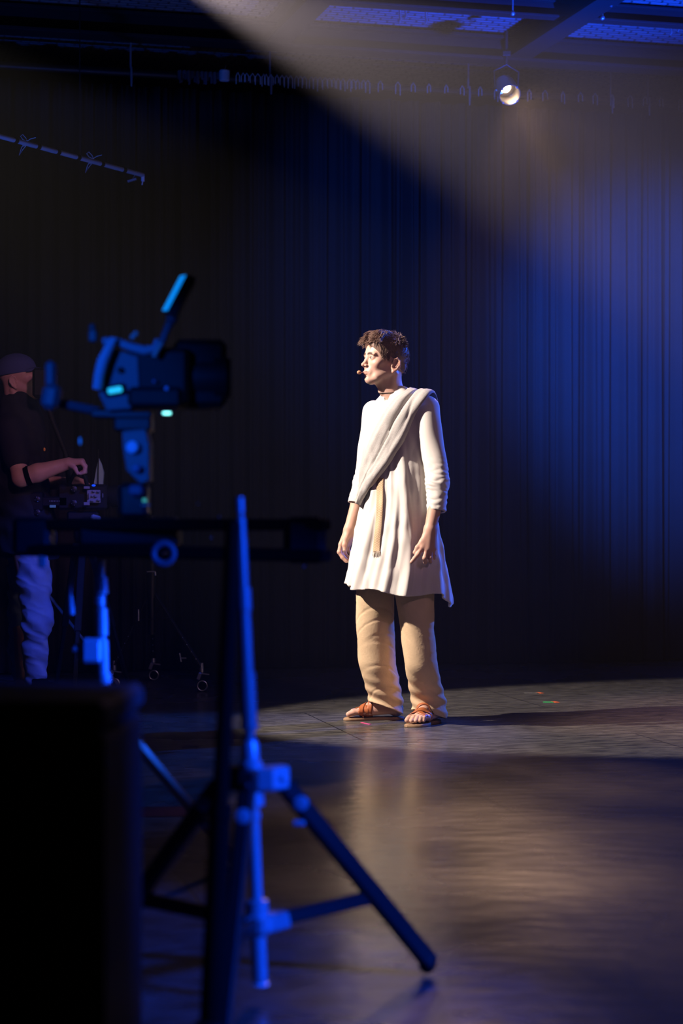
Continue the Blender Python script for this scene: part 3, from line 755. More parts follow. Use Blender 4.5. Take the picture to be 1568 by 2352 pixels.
# ---- trousers
def tubefield(f, pts, rs, k, wr, seed, thick, hem, ell=1.0):
    """one trouser leg: star-shaped round a bent axis, wrinkled, hollow near its hem"""
    S = (slice(None),) * 3; X, Y, Z = f.ax[0][:, None, None], f.ax[1][None, :, None], f.ax[2][None, None, :]
    zs = [p[2] for p in pts][::-1]
    def smooth_(a):
        e = np.pad(a, 20, mode='edge'); w_ = np.hanning(31); return np.convolve(e, w_ / w_.sum(), 'same')[20:-20][None, None, :]
    cx = smooth_(np.interp(f.ax[2], zs, [p[0] for p in pts][::-1])); cyy = smooth_(np.interp(f.ax[2], zs, [p[1] for p in pts][::-1]))
    r = smooth_(np.interp(f.ax[2], zs, rs[::-1]))
    dx = X - cx; dy = Y - cyy; rho = np.sqrt(dx * dx + dy * dy)
    n = wob(dx * 1.0, dy * 1.0, Z * 1.0 + 0 * dx, 7, seed) * .5 + wob(dx * 2.0, dy * 2.0, Z * 2.0 + 0 * dx + dx * 1.5, 5, seed + 5) * .5
    cre = wob(dx * .8, dy * .8, Z * 2.6 + dx * 2.2 * np.sign(pts[0][0]) + dy, 3.0, seed + 9)
    pile = np.clip((.26 - Z) / .16, 0, 1)
    d = rho - r - (n * .0042 - (1 - np.clip(np.abs(cre) * 3.0, 0, 1)) * .0032) * wr - pile * .0040 * np.sin(Z * 105 + 2.2 * np.arctan2(dy, dx) + seed)
    d = (d * .8).astype(np.float32)
    inner = np.maximum(-(d + thick), 0 * d)
    hollow = np.where(Z < hem + .075, -(d + thick), -1)
    ang = np.arctan2(dy, dx)
    return d, hollow, ang
f = Field((-.36, -.22, .012), (.30, .25, .98), .0034)
X, Y, Z = f.ax[0][:, None, None], f.ax[1][None, :, None], f.ax[2][None, None, :]
ar = ankL['r']; al = ankL['l']
rp = [(-.085, -.01, .92), (-.125, -.035, .60), (-.140, -.018, .45), (-.155, .012, .26), (ar[0] + .008, ar[1] - .044, .10), (ar[0] + .010, ar[1] - .040, 0)]
lp_ = [(.085, -.01, .92), (.100, -.010, .60), (.106, .000, .45), (.116, .020, .26), (al[0] - .006, al[1] - .01, .10), (al[0] - .006, al[1] - .01, 0)]
d1, h1, a1 = tubefield(f, rp, [.080, .090, .088, .086, .079, .076], .02, .62, 3, .0080, .04)
d2, h2, a2 = tubefield(f, lp_, [.080, .090, .078, .075, .080, .084], .02, .50, 8, .0080, .03)
hem1 = .056 - .032 * np.cos(a1 - 1.2) ; hem2 = .040 - .024 * np.cos(a2 - 1.3)
d1 = np.maximum(np.maximum(d1, h1), hem1 - Z); d2 = np.maximum(np.maximum(d2, h2), hem2 - Z)
kk = np.where(Z > .62, .04, .004); hh = np.maximum(kk - np.abs(d1 - d2), 0) / kk
f.F[:] = np.minimum(d1, d2) - hh * hh * kk * .25
f.ell((0, -.0, .91), (.140, .095, .10), .03)
V, F = f.mesh()
link_mesh('trousers', V, F, M['trousers'], actor, local=True)

# ---- tunic
f = Field((-.36, -.32, .52), (.36, .32, 1.60), .0032)
X, Y, Z = f.ax[0][:, None, None], f.ax[1][None, :, None], f.ax[2][None, None, :]
zk = [.50, .62, .70, .80, .90, 1.00, 1.10, 1.20, 1.33, 1.42, 1.47, 1.500, 1.525, 1.56]
ak = [.262, .245, .228, .208, .192, .180, .172, .168, .172, .168, .138, .098, .070, .055]
bk_ = [.255, .238, .222, .200, .178, .155, .138, .126, .124, .112, .092, .078, .068, .056]
zz_ = f.ax[2]; a_ = np.interp(zz_, zk, ak)[None, None, :]; b_ = np.interp(zz_, zk, bk_)[None, None, :]
cx = np.interp(zz_, [.5, .7, 1.0, 1.5], [-.010, -.006, 0, -.004])[None, None, :]; cyy = np.interp(zz_, [.5, .9, 1.2, 1.40, 1.5], [-.004, -.012, -.005, .000, -.004])[None, None, :]
dx = X - cx; dy = Y - cyy; th = np.arctan2(dy, dx); rho = np.sqrt(dx * dx + dy * dy)
Re = 1 / np.sqrt((np.cos(th) / a_) ** 2 + (np.sin(th) / b_) ** 2)
am = np.interp(zz_, [.5, .62, .9, 1.1, 1.25, 1.4, 1.5], [.018, .016, .0115, .0085, .0040, .0008, 0])[None, None, :]
tw = th + .10 * np.sin(Z * 5.0)
fold = np.sin(7 * tw + .9) * .55 + np.sin(11 * tw + 2.4 + .6 * np.sin(Z * 7)) * .45 + np.sin(17 * tw + 1.1 + 1.2 * np.sin(Z * 6)) * .32 + np.sin(29 * tw + 3.0 * np.sin(Z * 4)) * .16
fold = np.sign(fold) * np.abs(fold) ** .8
fine = wob(X, Y, Z, 14, 21) * .0013 + (np.abs(wob(X, Y, Z * .45, 11, 33)) - .4) * .0030
# cloth pulled in under the arm and under the crossing cloth
d = (rho - Re - am * fold - fine) * .82
hem = .612 + .020 * np.cos(th + 2.3) - .050 * np.exp(-((th - .55) / .34) ** 2) - .018 * np.exp(-((th + 0.95) / .35) ** 2) + .010 * np.sin(5 * th + 1)
hollow = np.where(Z < .80, -(d + .0075), -1.0)
d = np.maximum(np.maximum(d, hollow), hem - Z)
f.F[:] = d.astype(np.float32)
del d, hollow, fold, fine, tw, Re, th, rho, dx, dy
# sleeves
def sleeve(sh, el, cu, r, seed, s):
    g_lo = np.minimum(np.minimum(sh, el), cu) - .10; g_hi = np.maximum(np.maximum(sh, el), cu) + .10
    S, (X, Y, Z) = f.sl(g_lo, g_hi); sh, el, cu = map(np.array, (sh, el, cu)); best = None
    for a, b, r1, r2 in ((sh, el, r[0], r[1]), (el, cu, r[1], r[2])):
        ab = b - a; L2 = ab @ ab; t = ((X - a[0]) * ab[0] + (Y - a[1]) * ab[1] + (Z - a[2]) * ab[2]) / L2
        tc_ = np.clip(t, 0, 1.0 if a is sh else 1.15); q = np.sqrt((X - a[0] - tc_ * ab[0]) ** 2 + (Y - a[1] - tc_ * ab[1]) ** 2 + (Z - a[2] - tc_ * ab[2]) ** 2) - (r1 + tc_ * (r2 - r1))
        if best is None: best = q
        else: k = .02; h_ = np.maximum(k - np.abs(best - q), 0) / k; best = np.minimum(best, q) - h_ * h_ * k * .25
    low = np.clip((1.25 - Z) / .15, 0, 1)
    best = best - low * ((np.abs(wob(X * 1.6, Y * 1.6, Z * 4.6 + X * 2.0, 8, seed)) - .45) * .0036) - wob(X, Y, Z * .6, 7, seed + 3) * .0035
    ax_ = (cu - el) / np.linalg.norm(cu - el); tt = (X - cu[0]) * ax_[0] + (Y - cu[1]) * ax_[1] + (Z - cu[2]) * ax_[2]
    hol = np.where(tt > -.05, -(best + .0075), -1.0)
    best = np.maximum(np.maximum(best * .9, hol), tt)
    A = f.F[S]; k = np.clip(.004 + (Z - 1.20) * .30, .004, .034) + 0 * X; h_ = np.maximum(k - np.abs(A - best), 0) / k; f.F[S] = (np.minimum(A, best) - h_ * h_ * k * .25).astype(np.float32)
sleeve((.160, .004, 1.436), (.238, -.002, 1.10), (.250, -.028, .972), (.058, .0495, .0445), 41, 1)
sleeve((-.163, .004, 1.432), (-.232, .006, 1.11), (-.238, -.032, 1.005), (.056, .050, .044), 57, -1)
# neck opening and the short slit in front
f.cone((-.004, .004, 1.485), (-.008, .000, 1.605), .060, .075, .004, 'sub')
f.chain([(-.004, -.050, 1.520), (-.004, -.085, 1.490), (-.004, -.118, 1.452)], [.022, .013, .004], .003, 'sub')
V, F = f.mesh(); TV, TF = V, F
tunic = link_mesh('tunic', V, F, M['linen'], actor, local=True)
TB = bvh(V, F)

CAM_L = Vector(toL((0, 0, CAM_Z)))
def hit(px, py):
    """where the sight line through a picture point meets the tunic, in his frame"""
    q = Vector(toL(P(px, py, 9.0))); d = (q - CAM_L).normalized(); h_ = TB.ray_cast(CAM_L + d * 7.5, d)
    return h_[0], h_[1]

# ---- the grey cloth over his left shoulder, round the chest to the right hip and back up behind
up_ = [(934, 899), (906, 917), (882, 949), (861, 987), (843, 1032), (831, 1076), (824, 1112), (822, 1147)]
lo_ = [(986, 914), (966, 938), (946, 975), (926, 1020), (901, 1062), (874, 1098), (848, 1132), (832, 1162)]
n_f = 60; up_ = resample(up_, n_f); lo_ = resample(lo_, n_f); m_w = 25
rows = []
for i in range(n_f):
    row = []
    for j in range(m_w):
        t = j / (m_w - 1); px = up_[i][0] * (1 - t) + lo_[i][0] * t; py = up_[i][1] * (1 - t) + lo_[i][1] * t
        h_, nn = hit(px, py)
        row.append(np.array(h_) if h_ is not None else None)
    rows.append(row)
for row in rows:                                  # fill misses from the neighbours that did land on the body
    ok = [j for j in range(m_w) if row[j] is not None]
    for j in range(m_w):
        if row[j] is None: row[j] = row[min(ok, key=lambda q: abs(q - j))].copy() if ok else None
rows = [r for r in rows if r[0] is not None]
front = np.array(rows)
# over the shoulder and down the back (from shoulder to right hip), then round the right side to meet the front end
back_c = np.array([(.115, .010, 1.515), (.105, .060, 1.47), (.080, .110, 1.36), (.030, .140, 1.25), (-.05, .150, 1.14), (-.13, .12, 1.04), (-.19, .05, .98), (-.20, -.02, .95)])
start_e = front[0][0]; end_e = front[0][-1]
bc = resample(np.vstack([(start_e + end_e) / 2, back_c]), 50)
wd_ = np.linalg.norm(start_e - end_e) / 2; rows_b = []
for i in range(1, 50):
    tan = bc[min(i + 1, 49)] - bc[i - 1]; tan /= np.linalg.norm(tan); h_ = TB.find_nearest(Vector(bc[i])); nn = np.array(h_[1])
    side = np.cross(nn, tan); side /= np.linalg.norm(side)
    e0 = (start_e - end_e) / np.linalg.norm(start_e - end_e)
    if side @ e0 < 0 and i < 4: side = -side
    if i >= 4 and side @ prev < 0: side = -side
    prev = side
    k_ = min(1, i / 10); side = side * k_ + e0 * (1 - k_); side /= np.linalg.norm(side)
    row = []
    for j in range(m_w):
        t = 1 - 2 * j / (m_w - 1); q = Vector(bc[i] + side * wd_ * t); g_ = TB.find_nearest(q); row.append(np.array(g_[0]))
    rows_b.append(row)
allp = np.concatenate([np.array(rows_b[::-1]), front]); 
for _ in range(3):
    allp[1:-1] = (allp[:-2] + 2 * allp[1:-1] + allp[2:]) / 4; allp[:, 1:-1] = (allp[:, :-2] + 2 * allp[:, 1:-1] + allp[:, 2:]) / 4
# push out of the tunic again
nrm = np.zeros_like(allp)
for i in range(allp.shape[0]):
    for j in range(m_w):
        g_ = TB.find_nearest(Vector(allp[i, j])); nv = np.array(g_[1]); allp[i, j] = np.array(g_[0]) if (allp[i, j] - np.array(g_[0])) @ nv < 0 else allp[i, j]; nrm[i, j] = nv
for _ in range(6):
    nrm[1:-1] = (nrm[:-2] + 2 * nrm[1:-1] + nrm[2:]) / 4; nrm[:, 1:-1] = (nrm[:, :-2] + 2 * nrm[:, 1:-1] + nrm[:, 2:]) / 4
nrm /= np.linalg.norm(nrm, axis=2)[..., None]
Tt = np.linspace(0, 1, m_w)[None, :]; Ss = np.linspace(0, 1, allp.shape[0])[:, None]
gro = .48 + .03 * np.sin(Ss * 9)
prof = .005 + .016 * np.sqrt(np.clip(np.where(Tt < gro, np.sin(np.pi * np.clip(Tt / gro, 0, 1)), np.sin(np.pi * np.clip((Tt - gro) / (1 - gro), 0, 1))), 0, 1)) \
    + .0028 * np.sin(Tt * 19 + Ss * 5) + .0012 * np.sin(Tt * 37 - Ss * 9)
prof = np.where(np.abs(Tt - gro) < .030, .000, prof)
prof = prof + .010 * np.clip((Tt - gro) / .1, 0, 1)
allp2 = allp + nrm * prof[..., None]
V, F, uv = ribbon(allp2 - nrm * .0005, nrm, .0035)
st = link_mesh('shoulder_cloth', V, F, M['stole'], actor, local=True, uvs=uv)

# ---- the hanging woven band with its fringe
pts = [(874, 1098), (873, 1125), (873, 1150), (872, 1180), (870, 1210), (867, 1240), (865, 1268)]; pts = resample(pts, 50); wp = 7.6; row3 = []; nr3 = []
for (px, py) in pts:
    r_ = []; r2_ = []
    for j in range(7):
        h_, nn = hit(px + (j / 6 - .5) * 2 * wp, py); r_.append(np.array(h_)); r2_.append(np.array(nn))
    row3.append(r_); nr3.append(r2_)
row3 = np.array(row3); nr3 = np.array(nr3)
for _ in range(6): nr3[1:-1] = (nr3[:-2] + nr3[1:-1] + nr3[2:]) / 3; row3[1:-1] = (row3[:-2] + 2 * row3[1:-1] + row3[2:]) / 4
nr3 /= np.linalg.norm(nr3, axis=2)[..., None]
V, F, uv = ribbon(row3 + nr3 * .003, nr3, .0022)
bm_ = bpy.data.materials.new('woven_band'); bm_.use_nodes = True; nt = bm_.node_tree; b = nt.nodes['Principled BSDF']; b.inputs['Roughness'].default_value = .9
uvn = nt.nodes.new('ShaderNodeUVMap'); sx = nt.nodes.new('ShaderNodeSeparateXYZ'); nt.links.new(uvn.outputs[0], sx.inputs[0])
def mth(op, a, b2=None, c=None):
    n_ = nt.nodes.new('ShaderNodeMath'); n_.operation = op
    for i, q in enumerate((a, b2, c)):
        if q is None: continue
        if isinstance(q, (int, float)): n_.inputs[i].default_value = q
        else: nt.links.new(q, n_.inputs[i])
    return n_.outputs[0]
zig = mth('PINGPONG', mth('MULTIPLY', sx.outputs[0], 4.0), 1.0)
st_ = mth('FRACT', mth('ADD', mth('MULTIPLY', sx.outputs[1], 44.0), mth('MULTIPLY', zig, .9)))
ln = mth('LESS_THAN', st_, .34)
fade = mth('ADD', mth('MULTIPLY', mth('SINE', mth('MULTIPLY', sx.outputs[1], 17.0)), .3), .62)
fc = mth('MULTIPLY', ln, fade)
mx = nt.nodes.new('ShaderNodeMix'); mx.data_type = 'RGBA'; mx.inputs['A'].default_value = (.62, .44, .27, 1); mx.inputs['B'].default_value = (.20, .09, .04, 1)
nt.links.new(fc, mx.inputs['Factor']); nt.links.new(mx.outputs['Result'], b.inputs['Base Color'])
band = link_mesh('woven_band', V, F, bm_, actor, local=True, uvs=uv)
band['label'] = 'tan band with brown zigzag pattern hanging down the front'
fr = MB()
for j in range(16):
    s0 = Vector(row3[-1][0] * (1 - j / 15) + row3[-1][-1] * (j / 15)) + Vector(nr3[-1][3]) * .004
    e_ = s0 + Vector((random.uniform(-.004, .004), random.uniform(-.003, .002), -random.uniform(.018, .030))) + Vector(nr3[-1][3]) * .004
    fr.tube([s0 + Vector((0, 0, .004)), (s0 + e_) / 2 + Vector(nr3[-1][3]) * .003, e_], [.0012, .0011, .0006], 5)
o = link_mesh('fringe', fr.V, fr.F, mat('fringe', (.42, .33, .25), .9), band, local=True)

# ---- cord round the neck
m = MB(); cc = []
HB = bvh(HV2, HF)
for i in range(49):
    a = 2 * math.pi * i / 48; zc = 1.522 + .012 * math.sin(a); q = Vector((0 + .12 * math.cos(a), -.004 + .12 * math.sin(a), zc))
    h_ = HB.ray_cast(q, (Vector((0, -.004, zc)) - q).normalized()); cc.append((h_[0] if h_[0] else q) + (q - Vector((0, 0, zc))).normalized() * .0015)
m.tube(cc, .0017, 6, caps=False); link_mesh('neck_cord', m.V, m.F, M['cord'], actor, local=True)

# ---- headset microphone: foam ball at the mouth, thin boom to the ear, wire behind it
def hb(p): return Vector(head_to_body(np.array([p]))[0])
m = MB(); m.ball((0, 0, 0), (.0088, .0115, .0088), 16)
dirm = (HR @ Vector((.3, -1, -.1))).normalized(); Rm = dirm.to_track_quat('Y', 'Z').to_matrix()
mc = hb((-.008, -.118, -.070)); mic = link_mesh('headset_microphone', [Rm @ Vector(v) + mc for v in m.V], m.F, M['foam'], actor, local=True)
mic['label'] = 'peach foam ball of the headset microphone'
m = MB(); m.tube([mc - dirm * .008, hb((-.030, -.096, -.066)), hb((-.050, -.070, -.058)), hb((-.0625, -.035, -.046)), hb((-.072, -.004, -.030)), hb((-.0785, .010, -.018))], .0009, 8)
m2 = MB(); m2.tube([hb((.078, .040, -.030)), hb((.066, .062, -.040)), hb((.050, .085, -.045))], .0010, 6)
link_mesh('neck_wire', m2.V, m2.F, M['cord'], mic, local=True)
o = link_mesh('boom', m.V, m.F, mat('boom_skin', (.5, .28, .2), .5), mic, local=True)

# ---- hair: short at the back and sides, thick waves swept forward on top
f = Field((-.10, -.12, -.07), (.10, .13, .145), .0022)
f.ell((0, .014, .038), (.0765, .0985, .081), .01)
f.ell((0, -.009, .030), (.0745, .087, .072), .006).ell((0, -.010, .062), (.068, .088, .066), .015)
f.ell((0, .075, -.02), (.05, .028, .035), .02)
f.ell((0, -.112, -.01), (.064, .052, .080), .012, 'sub')                 # the face stays free
f.ell((.0, -.045, -.075), (.12, .085, .065), .01, 'sub'); f.ell((.0, -.115, -.045), (.14, .088, .103), .004, 'sub')
f.ell((.080, .015, -.030), (.030, .026, .036), .006, 'sub'); f.ell((-.080, .015, -.030), (.030, .026, .036), .006, 'sub')
cV, cF = f.mesh(); parts = [(head_to_body(cV), cF)]
hr = random.Random(5)
def lock(root, d0, ln, r, bend, n=7):
    pts = [Vector(root)]; d = Vector(d0).normalized(); rr_ = []
    for i in range(n):
        pts.append(pts[-1] + d * ln / n); d = (d + Vector(bend) / n + Vector((hr.uniform(-.10, .10), hr.uniform(-.10, .10), hr.uniform(-.08, .08)))).normalized()
    m = MB(); m.tube(pts, [r * (1 - (i / (n + .3)) ** 1.6) * (1 if i else .7) for i in range(n + 1)], 5); return np.array(m.V), m.F
LV = []; LFq = []; nn_ = 0
CB = bvh(cV, cF)
def onscalp(p):
    """the scalp point under p, slightly sunk"""
    p = Vector(p); c = Vector((0, .01, .03)); d = (c - p).normalized(); h_ = CB.ray_cast(c - d * .25, d)
    return (h_[0] + d * .0015) if h_[0] is not None else p
def addlock(V, F):
    global nn_
    V = head_to_body(V); LV.append(V); LFq.extend([tuple(i + nn_ for i in q) for q in F]); nn_ += len(V)
for i in range(2300):
    u = hr.uniform(-1, 1); v_ = hr.uniform(-1, 1)
    x_ = u * .066; y_ = -.006 + v_ * .082
    zz0 = .040 + .080 * math.sqrt(max(0, 1 - (x_ / .074) ** 2 - ((y_ - .012) / .098) ** 2))
    if zz0 < .066: continue
    outward = Vector((x_ / .07, (y_ - .01) / .10, 1.0)).normalized()
    sw = math.sin(x_ * 90 + y_ * 60) * .6
    fw = Vector((sw + u * .3 - .2, -1.0 + hr.uniform(-.25, .35), .25 + hr.uniform(-.2, .25)))
    back = max(0, min(1, (y_ - .02) / .05))
    d0 = (outward * .50 + fw * .9) * (1 - back) + (outward * .6 + Vector((u * .4, .35, -.05))) * back
    ln = (hr.uniform(.034, .056) if y_ < -.02 else hr.uniform(.028, .046)) * (1 - .45 * back)
    addlock(*lock(onscalp((x_, y_, zz0 - .004)), d0, ln, hr.uniform(.0013, .0026), (sw * 1.2 + hr.uniform(-.5, .5), -.3 + hr.uniform(-.3, .6), -1.9 + .5 * back), n=8))
for i in range(260):                                  # the fringe falling over the forehead
    x_ = hr.uniform(-.062, .062); a = math.sqrt(max(.0, 1 - (x_ / .076) ** 2))
    root = (x_, -.064 * a - .006 + hr.uniform(0, .014), .092 * (.66 + .34 * a))
    lf_ = .5 + .5 * math.sin(x_ * 160 + 1.0); side_ = 1 if x_ < .018 else .62
    addlock(*lock(onscalp(root), (x_ * 5 + hr.uniform(-.5, .2), -1, .30), (.022 + .022 * lf_ + hr.uniform(0, .010)) * side_, hr.uniform(.0011, .0020), (hr.uniform(-.8, .4) - .3, .5, -2.7), n=8))
for i in range(260):                                    # temples
    for s in (1, -1):
        root = (s * .0685, hr.uniform(-.058, -.006), hr.uniform(.0, .066))
        if ((root[1] + .115) / .084) ** 2 + ((root[2] + .045) / .098) ** 2 < 1: continue
        addlock(*lock(onscalp(root), (s * .35, -.7, -.5), hr.uniform(.010, .020), hr.uniform(.0010, .0016), (0, .4, -1.2), n=5))
for i in range(650):                                   # short hair on the sides and back
    a = hr.uniform(-.25, math.pi + .25); zz1 = hr.uniform(-.045, .075)
    if -.35 < a < .75 and zz1 < .022: continue
    if math.pi - .75 < a < math.pi + .35 and zz1 < .022: continue
    q = math.sqrt(max(.05, 1 - ((zz1 - .04) / .088) ** 2)); root = (math.cos(a) * .0755 * q, .014 + math.sin(a) * .098 * q, zz1)
    addlock(*lock(onscalp(root), (math.cos(a) * .5, math.sin(a) * .5 + .1, -.6), hr.uniform(.010, .018), hr.uniform(.0009, .0014), (0, .2, -.6), n=4))
for i in range(22):                                    # sideburn
    for s in (1, -1):
        root = (s * .0705, hr.uniform(-.022, -.004), hr.uniform(-.004, .02)); addlock(*lock(root, (s * .25, -.2, -1), hr.uniform(.008, .014), .0009, (0, 0, -.3), n=4))
LVc = np.concatenate(LV); base = parts[0]
allF = [tuple(int(i) for i in q) for q in base[1]] + [tuple(i + len(base[0]) for i in q) for q in LFq]
hair = link_mesh('hair', np.concatenate([base[0], LVc]), allF, M['hair'], actor, local=True)

# ---- sandals
for key, rt in (('r', True), ('l', False)):
    Vf, Ff, Mx = feet[key]; s = -1 if rt else 1
    Ml = Matrix(AMi) @ Mx
    ol = [(0, .082), (.020, .078), (.033, .058), (.034, .02), (.030, -.02), (.034, -.06), (.044, -.10), (.050, -.135), (.044, -.165), (.030, -.188), (.004, -.203), (-.022, -.210), (-.040, -.200), (-.046, -.175), (-.043, -.13), (-.036, -.09), (-.028, -.04), (-.030, .01), (-.033, .05), (-.020, .076)]
    ol = [(x_ * s, y_) for x_, y_ in ol]
    if s < 0: ol = ol[::-1]
    m = MB(); n = len(ol); lay = []
    for (zz1, sc_) in ((.0, .97), (.002, 1.0), (.010, 1.0), (.013, .975)):
        lay.append([(x_ * sc_, -.06 + (y_ + .06) * sc_, zz1) for x_, y_ in ol])
    vs_ = [v for l_ in lay for v in l_]; fs_ = [tuple(range(n)) , tuple(reversed(range(3 * n, 4 * n)))]
    for i in range(3):
        for j in range(n): fs_.append((i * n + j, (i + 1) * n + j, (i + 1) * n + (j + 1) % n, i * n + (j + 1) % n))
    Vs = apply(Ml, np.array(vs_)); sand = link_mesh('sandal', Vs, fs_, M['sole'], actor, local=True, angle=40)
    FB = bvh(Vf, Ff)
    def strap(p0, p1, wd, lift=.0016, hgt=.12):
        """a leather strap pulled over the foot from one sole edge to the other"""
        p0 = np.array(p0); p1 = np.array(p1); tan = (p1 - p0) / np.linalg.norm(p1 - p0); sid = np.array((-tan[1], tan[0])); n_ = 40; Pm = np.zeros((n_, 5, 3)); Nm = np.zeros((n_, 5, 3))
        for i in range(n_):
            t = i / (n_ - 1)
            for j in range(5):
                q2 = p0 + (p1 - p0) * t + sid * wd * (j / 4 - .5); cmid = (p0 + p1) / 2 + sid * wd * (j / 4 - .5)
                ang = math.pi * t; half = np.linalg.norm(p1 - p0) / 2 + .01
                src = Vector((*(cmid - tan * math.cos(ang) * half * 1.3), SOLE_T + .004 + math.sin(ang) * hgt)); aim = Vector((*cmid, SOLE_T + .010))
                h_ = FB.ray_cast(src, (aim - src).normalized())
                if h_[0] is None: pt = Vector((*q2, SOLE_T)); nv = Vector((0, 0, 1))
                else: pt, nv = h_[0], h_[1]
                Pm[i, j] = pt; Nm[i, j] = nv
        for _ in range(4): Pm[1:-1] = (Pm[:-2] + 2 * Pm[1:-1] + Pm[2:]) / 4; Nm[1:-1] = (Nm[:-2] + 2 * Nm[1:-1] + Nm[2:]) / 4
        Nm /= np.linalg.norm(Nm, axis=2)[..., None]; Pm += Nm * lift
        Vx, Fx, _ = ribbon(Pm, Nm, .0026); return apply(Ml, Vx), Fx
    for (a, b2, wd, lf_) in (((s * .046, -.135), (-s * .040, -.108), .026, .0012), ((s * .038, -.085), (-s * .044, -.135), .020, .0040), ((s * .030, -.055), (-s * .034, -.088), .022, .0012)):
        Vx, Fx = strap(a, b2, wd, lf_); link_mesh('strap', Vx, Fx, M['leather'], sand, local=True)
    q = FB.find_nearest(Vector((s * .034, -.058, .06))); c = q[0] + q[1] * .006
    m = MB(); Rb = q[1].to_track_quat('Z', 'Y').to_matrix()
    for (cx_, cy_, sx_, sy_) in ((-.009, 0, .003, .022), (.009, 0, .003, .022), (0, -.0105, .020, .003), (0, .0105, .020, .003), (0, 0, .002, .020)): m.box(c + Rb @ Vector((cx_, cy_, 0)), (sx_, sy_, .003), Rb)
    link_mesh('buckle', apply(Ml, np.array(m.V)), m.F, mat('buckle', (.10, .06, .04), .4, .6), sand, local=True, angle=30)
print('actor built')
# ================================================================== THE CAMERAMAN AT THE LEFT (faces right)
CX, CY_ = P(62, 1176, 10.2).x, 10.2
cman = thing('person', (CX, CY_, 0), 'man in dark cap, black shirt and blue-lit jeans working a camera at the left edge', 'person')
def cw(px, py, D=10.2): return np.array(P(px, py, D)) - np.array((CX, CY_, 0))
def flipy(p): return np.array((p[0], p[1], p[2]))
# head: same modelling as before, turned to face +X
hm = Matrix.Rotation(R(90), 3, 'Z') @ Matrix.Rotation(R(-8), 3, 'X'); hmn = np.array(hm)
hc2 = cw(44, 868, 10.2)
V2, F2 = build_head(.0022)
V2w = V2 @ hmn.T + hc2
skin2 = np.array((.56, .31, .23))
hands = []
def cfield(lo, hi, h): return Field(lo, hi, h)
sh = cw(22, 985, 10.05); el = cw(48, 1098, 9.95); wr = cw(158, 1064, 9.95)
f = Field(np.minimum(np.minimum(sh, el), wr) - .09, np.maximum(np.maximum(sh, el), wr) + np.array((.12, .09, .09)), .0028)
f.chain([sh, el], [.050, .044], .01)
f.chain([el, el + (wr - el) * .35, wr], [.044, .046, .029], .015)
kn = wr + np.array((.058, 0, .010))
for i, (dy, r_) in enumerate(((-.028, .0105), (-.010, .011), (.010, .0105), (.028, .009))):
    mcp = wr + np.array((.066, dy, .014 - abs(dy) * .3)); f.cone(wr + np.array((0, dy * .5, 0)), mcp, .020, .0135, .012)
    p1_ = mcp + np.array((.020 - i * .002, 0, -.026)); p2_ = mcp + np.array((.014, 0, -.050)); p3_ = mcp + np.array((-.004, 0, -.058))
    f.chain([mcp, p1_, p2_, p3_], [r_ * 1.1, r_, r_ * .95, r_ * .8], .003)
f.chain([wr + np.array((.012, -.024, -.010)), wr + np.array((.036, -.040, -.026)), wr + np.array((.048, -.036, -.050))], [.014, .011, .009], .006)
A1 = f.mesh()
# far arm reaching under to the camera
el2 = cw(80, 1110, 10.35); wr2 = cw(160, 1108, 10.25); f = Field(np.minimum(el2, wr2) - .08, np.maximum(el2, wr2) + .10, .0032)
f.chain([el2, wr2], [.042, .028], .01)
for i, dy in enumerate((-.026, -.009, .009, .026)):
    mcp = wr2 + np.array((.070, dy, .005)); f.chain([wr2 + np.array((0, dy * .5, 0)), mcp, mcp + np.array((.022, 0, -.018)), mcp + np.array((.014, 0, -.036))], [.018, .012, .010, .008], .006)
f.chain([wr2 + np.array((.01, -.02, .01)), wr2 + np.array((.040, -.036, .018)), wr2 + np.array((.062, -.034, .012))], [.014, .011, .009], .006)
A2 = f.mesh()
f = Field((-.25, -.25, .02), (.25, .3, 1.5), .009)
f.ell(cw(30, 1080), (.12, .14, .28), .04); f.chain([cw(28, 960), cw(30, 900)], [.06, .055], .03)
for a in ([(60, 1270, 10.1), (84, 1440, 10.1), (84, 1590, 10.15)], [(55, 1270, 10.32), (52, 1440, 10.35), (55, 1585, 10.4)]):
    f.chain([cw(*q) for q in a], [.07, .05, .04], .02)
A3 = f.mesh()
V, F = join_meshes([(V2w, F2), A1, A2, A3])
link_mesh('body', V, F, M['skin'], cman, local=True, colors=np.tile(skin2, (len(V), 1)))
# black T-shirt
f = Field((-.32, -.32, .70), (.30, .40, 1.64), .005)
X, Y, Z = f.ax[0][:, None, None], f.ax[1][None, :, None], f.ax[2][None, None, :]
zs = f.ax[2]; cxs = np.interp(zs, [.72, .95, 1.2, 1.45], [.010, -.01, -.05, -.045])[None, None, :]
ra = np.interp(zs, [.70, .9, 1.15, 1.38, 1.48, 1.56, 1.60], [.155, .150, .140, .135, .115, .085, .075])[None, None, :]; rb = np.interp(zs, [.7, .9, 1.15, 1.38, 1.48, 1.56, 1.60], [.19, .18, .19, .20, .15, .090, .08])[None, None, :]
dx = X - cxs; dy = Y - .02; thx = np.arctan2(dy, dx); d = np.sqrt(dx * dx + dy * dy) - 1 / np.sqrt((np.cos(thx) / ra) ** 2 + (np.sin(thx) / rb) ** 2)
d = d + .006 * wob(X, Y, Z * 1.6, 6, 77) + .004 * wob(X, Y, Z, 12, 78)
f.F[:] = (np.maximum(d, .745 + .02 * np.sin(thx * 2) - Z) * .85).astype(np.float32)
f.F[:, :, zs > 1.605] = 1.0
shl = sh; m_ = sh + (el - sh) * .62
f.cone(shl, m_, .072, .066, .03); f.cone(cw(22, 985, 10.42), cw(60, 1080, 10.42), .07, .06, .03)
V, F = f.mesh(); link_mesh('shirt', V, F, M['black_cloth'], cman, local=True)
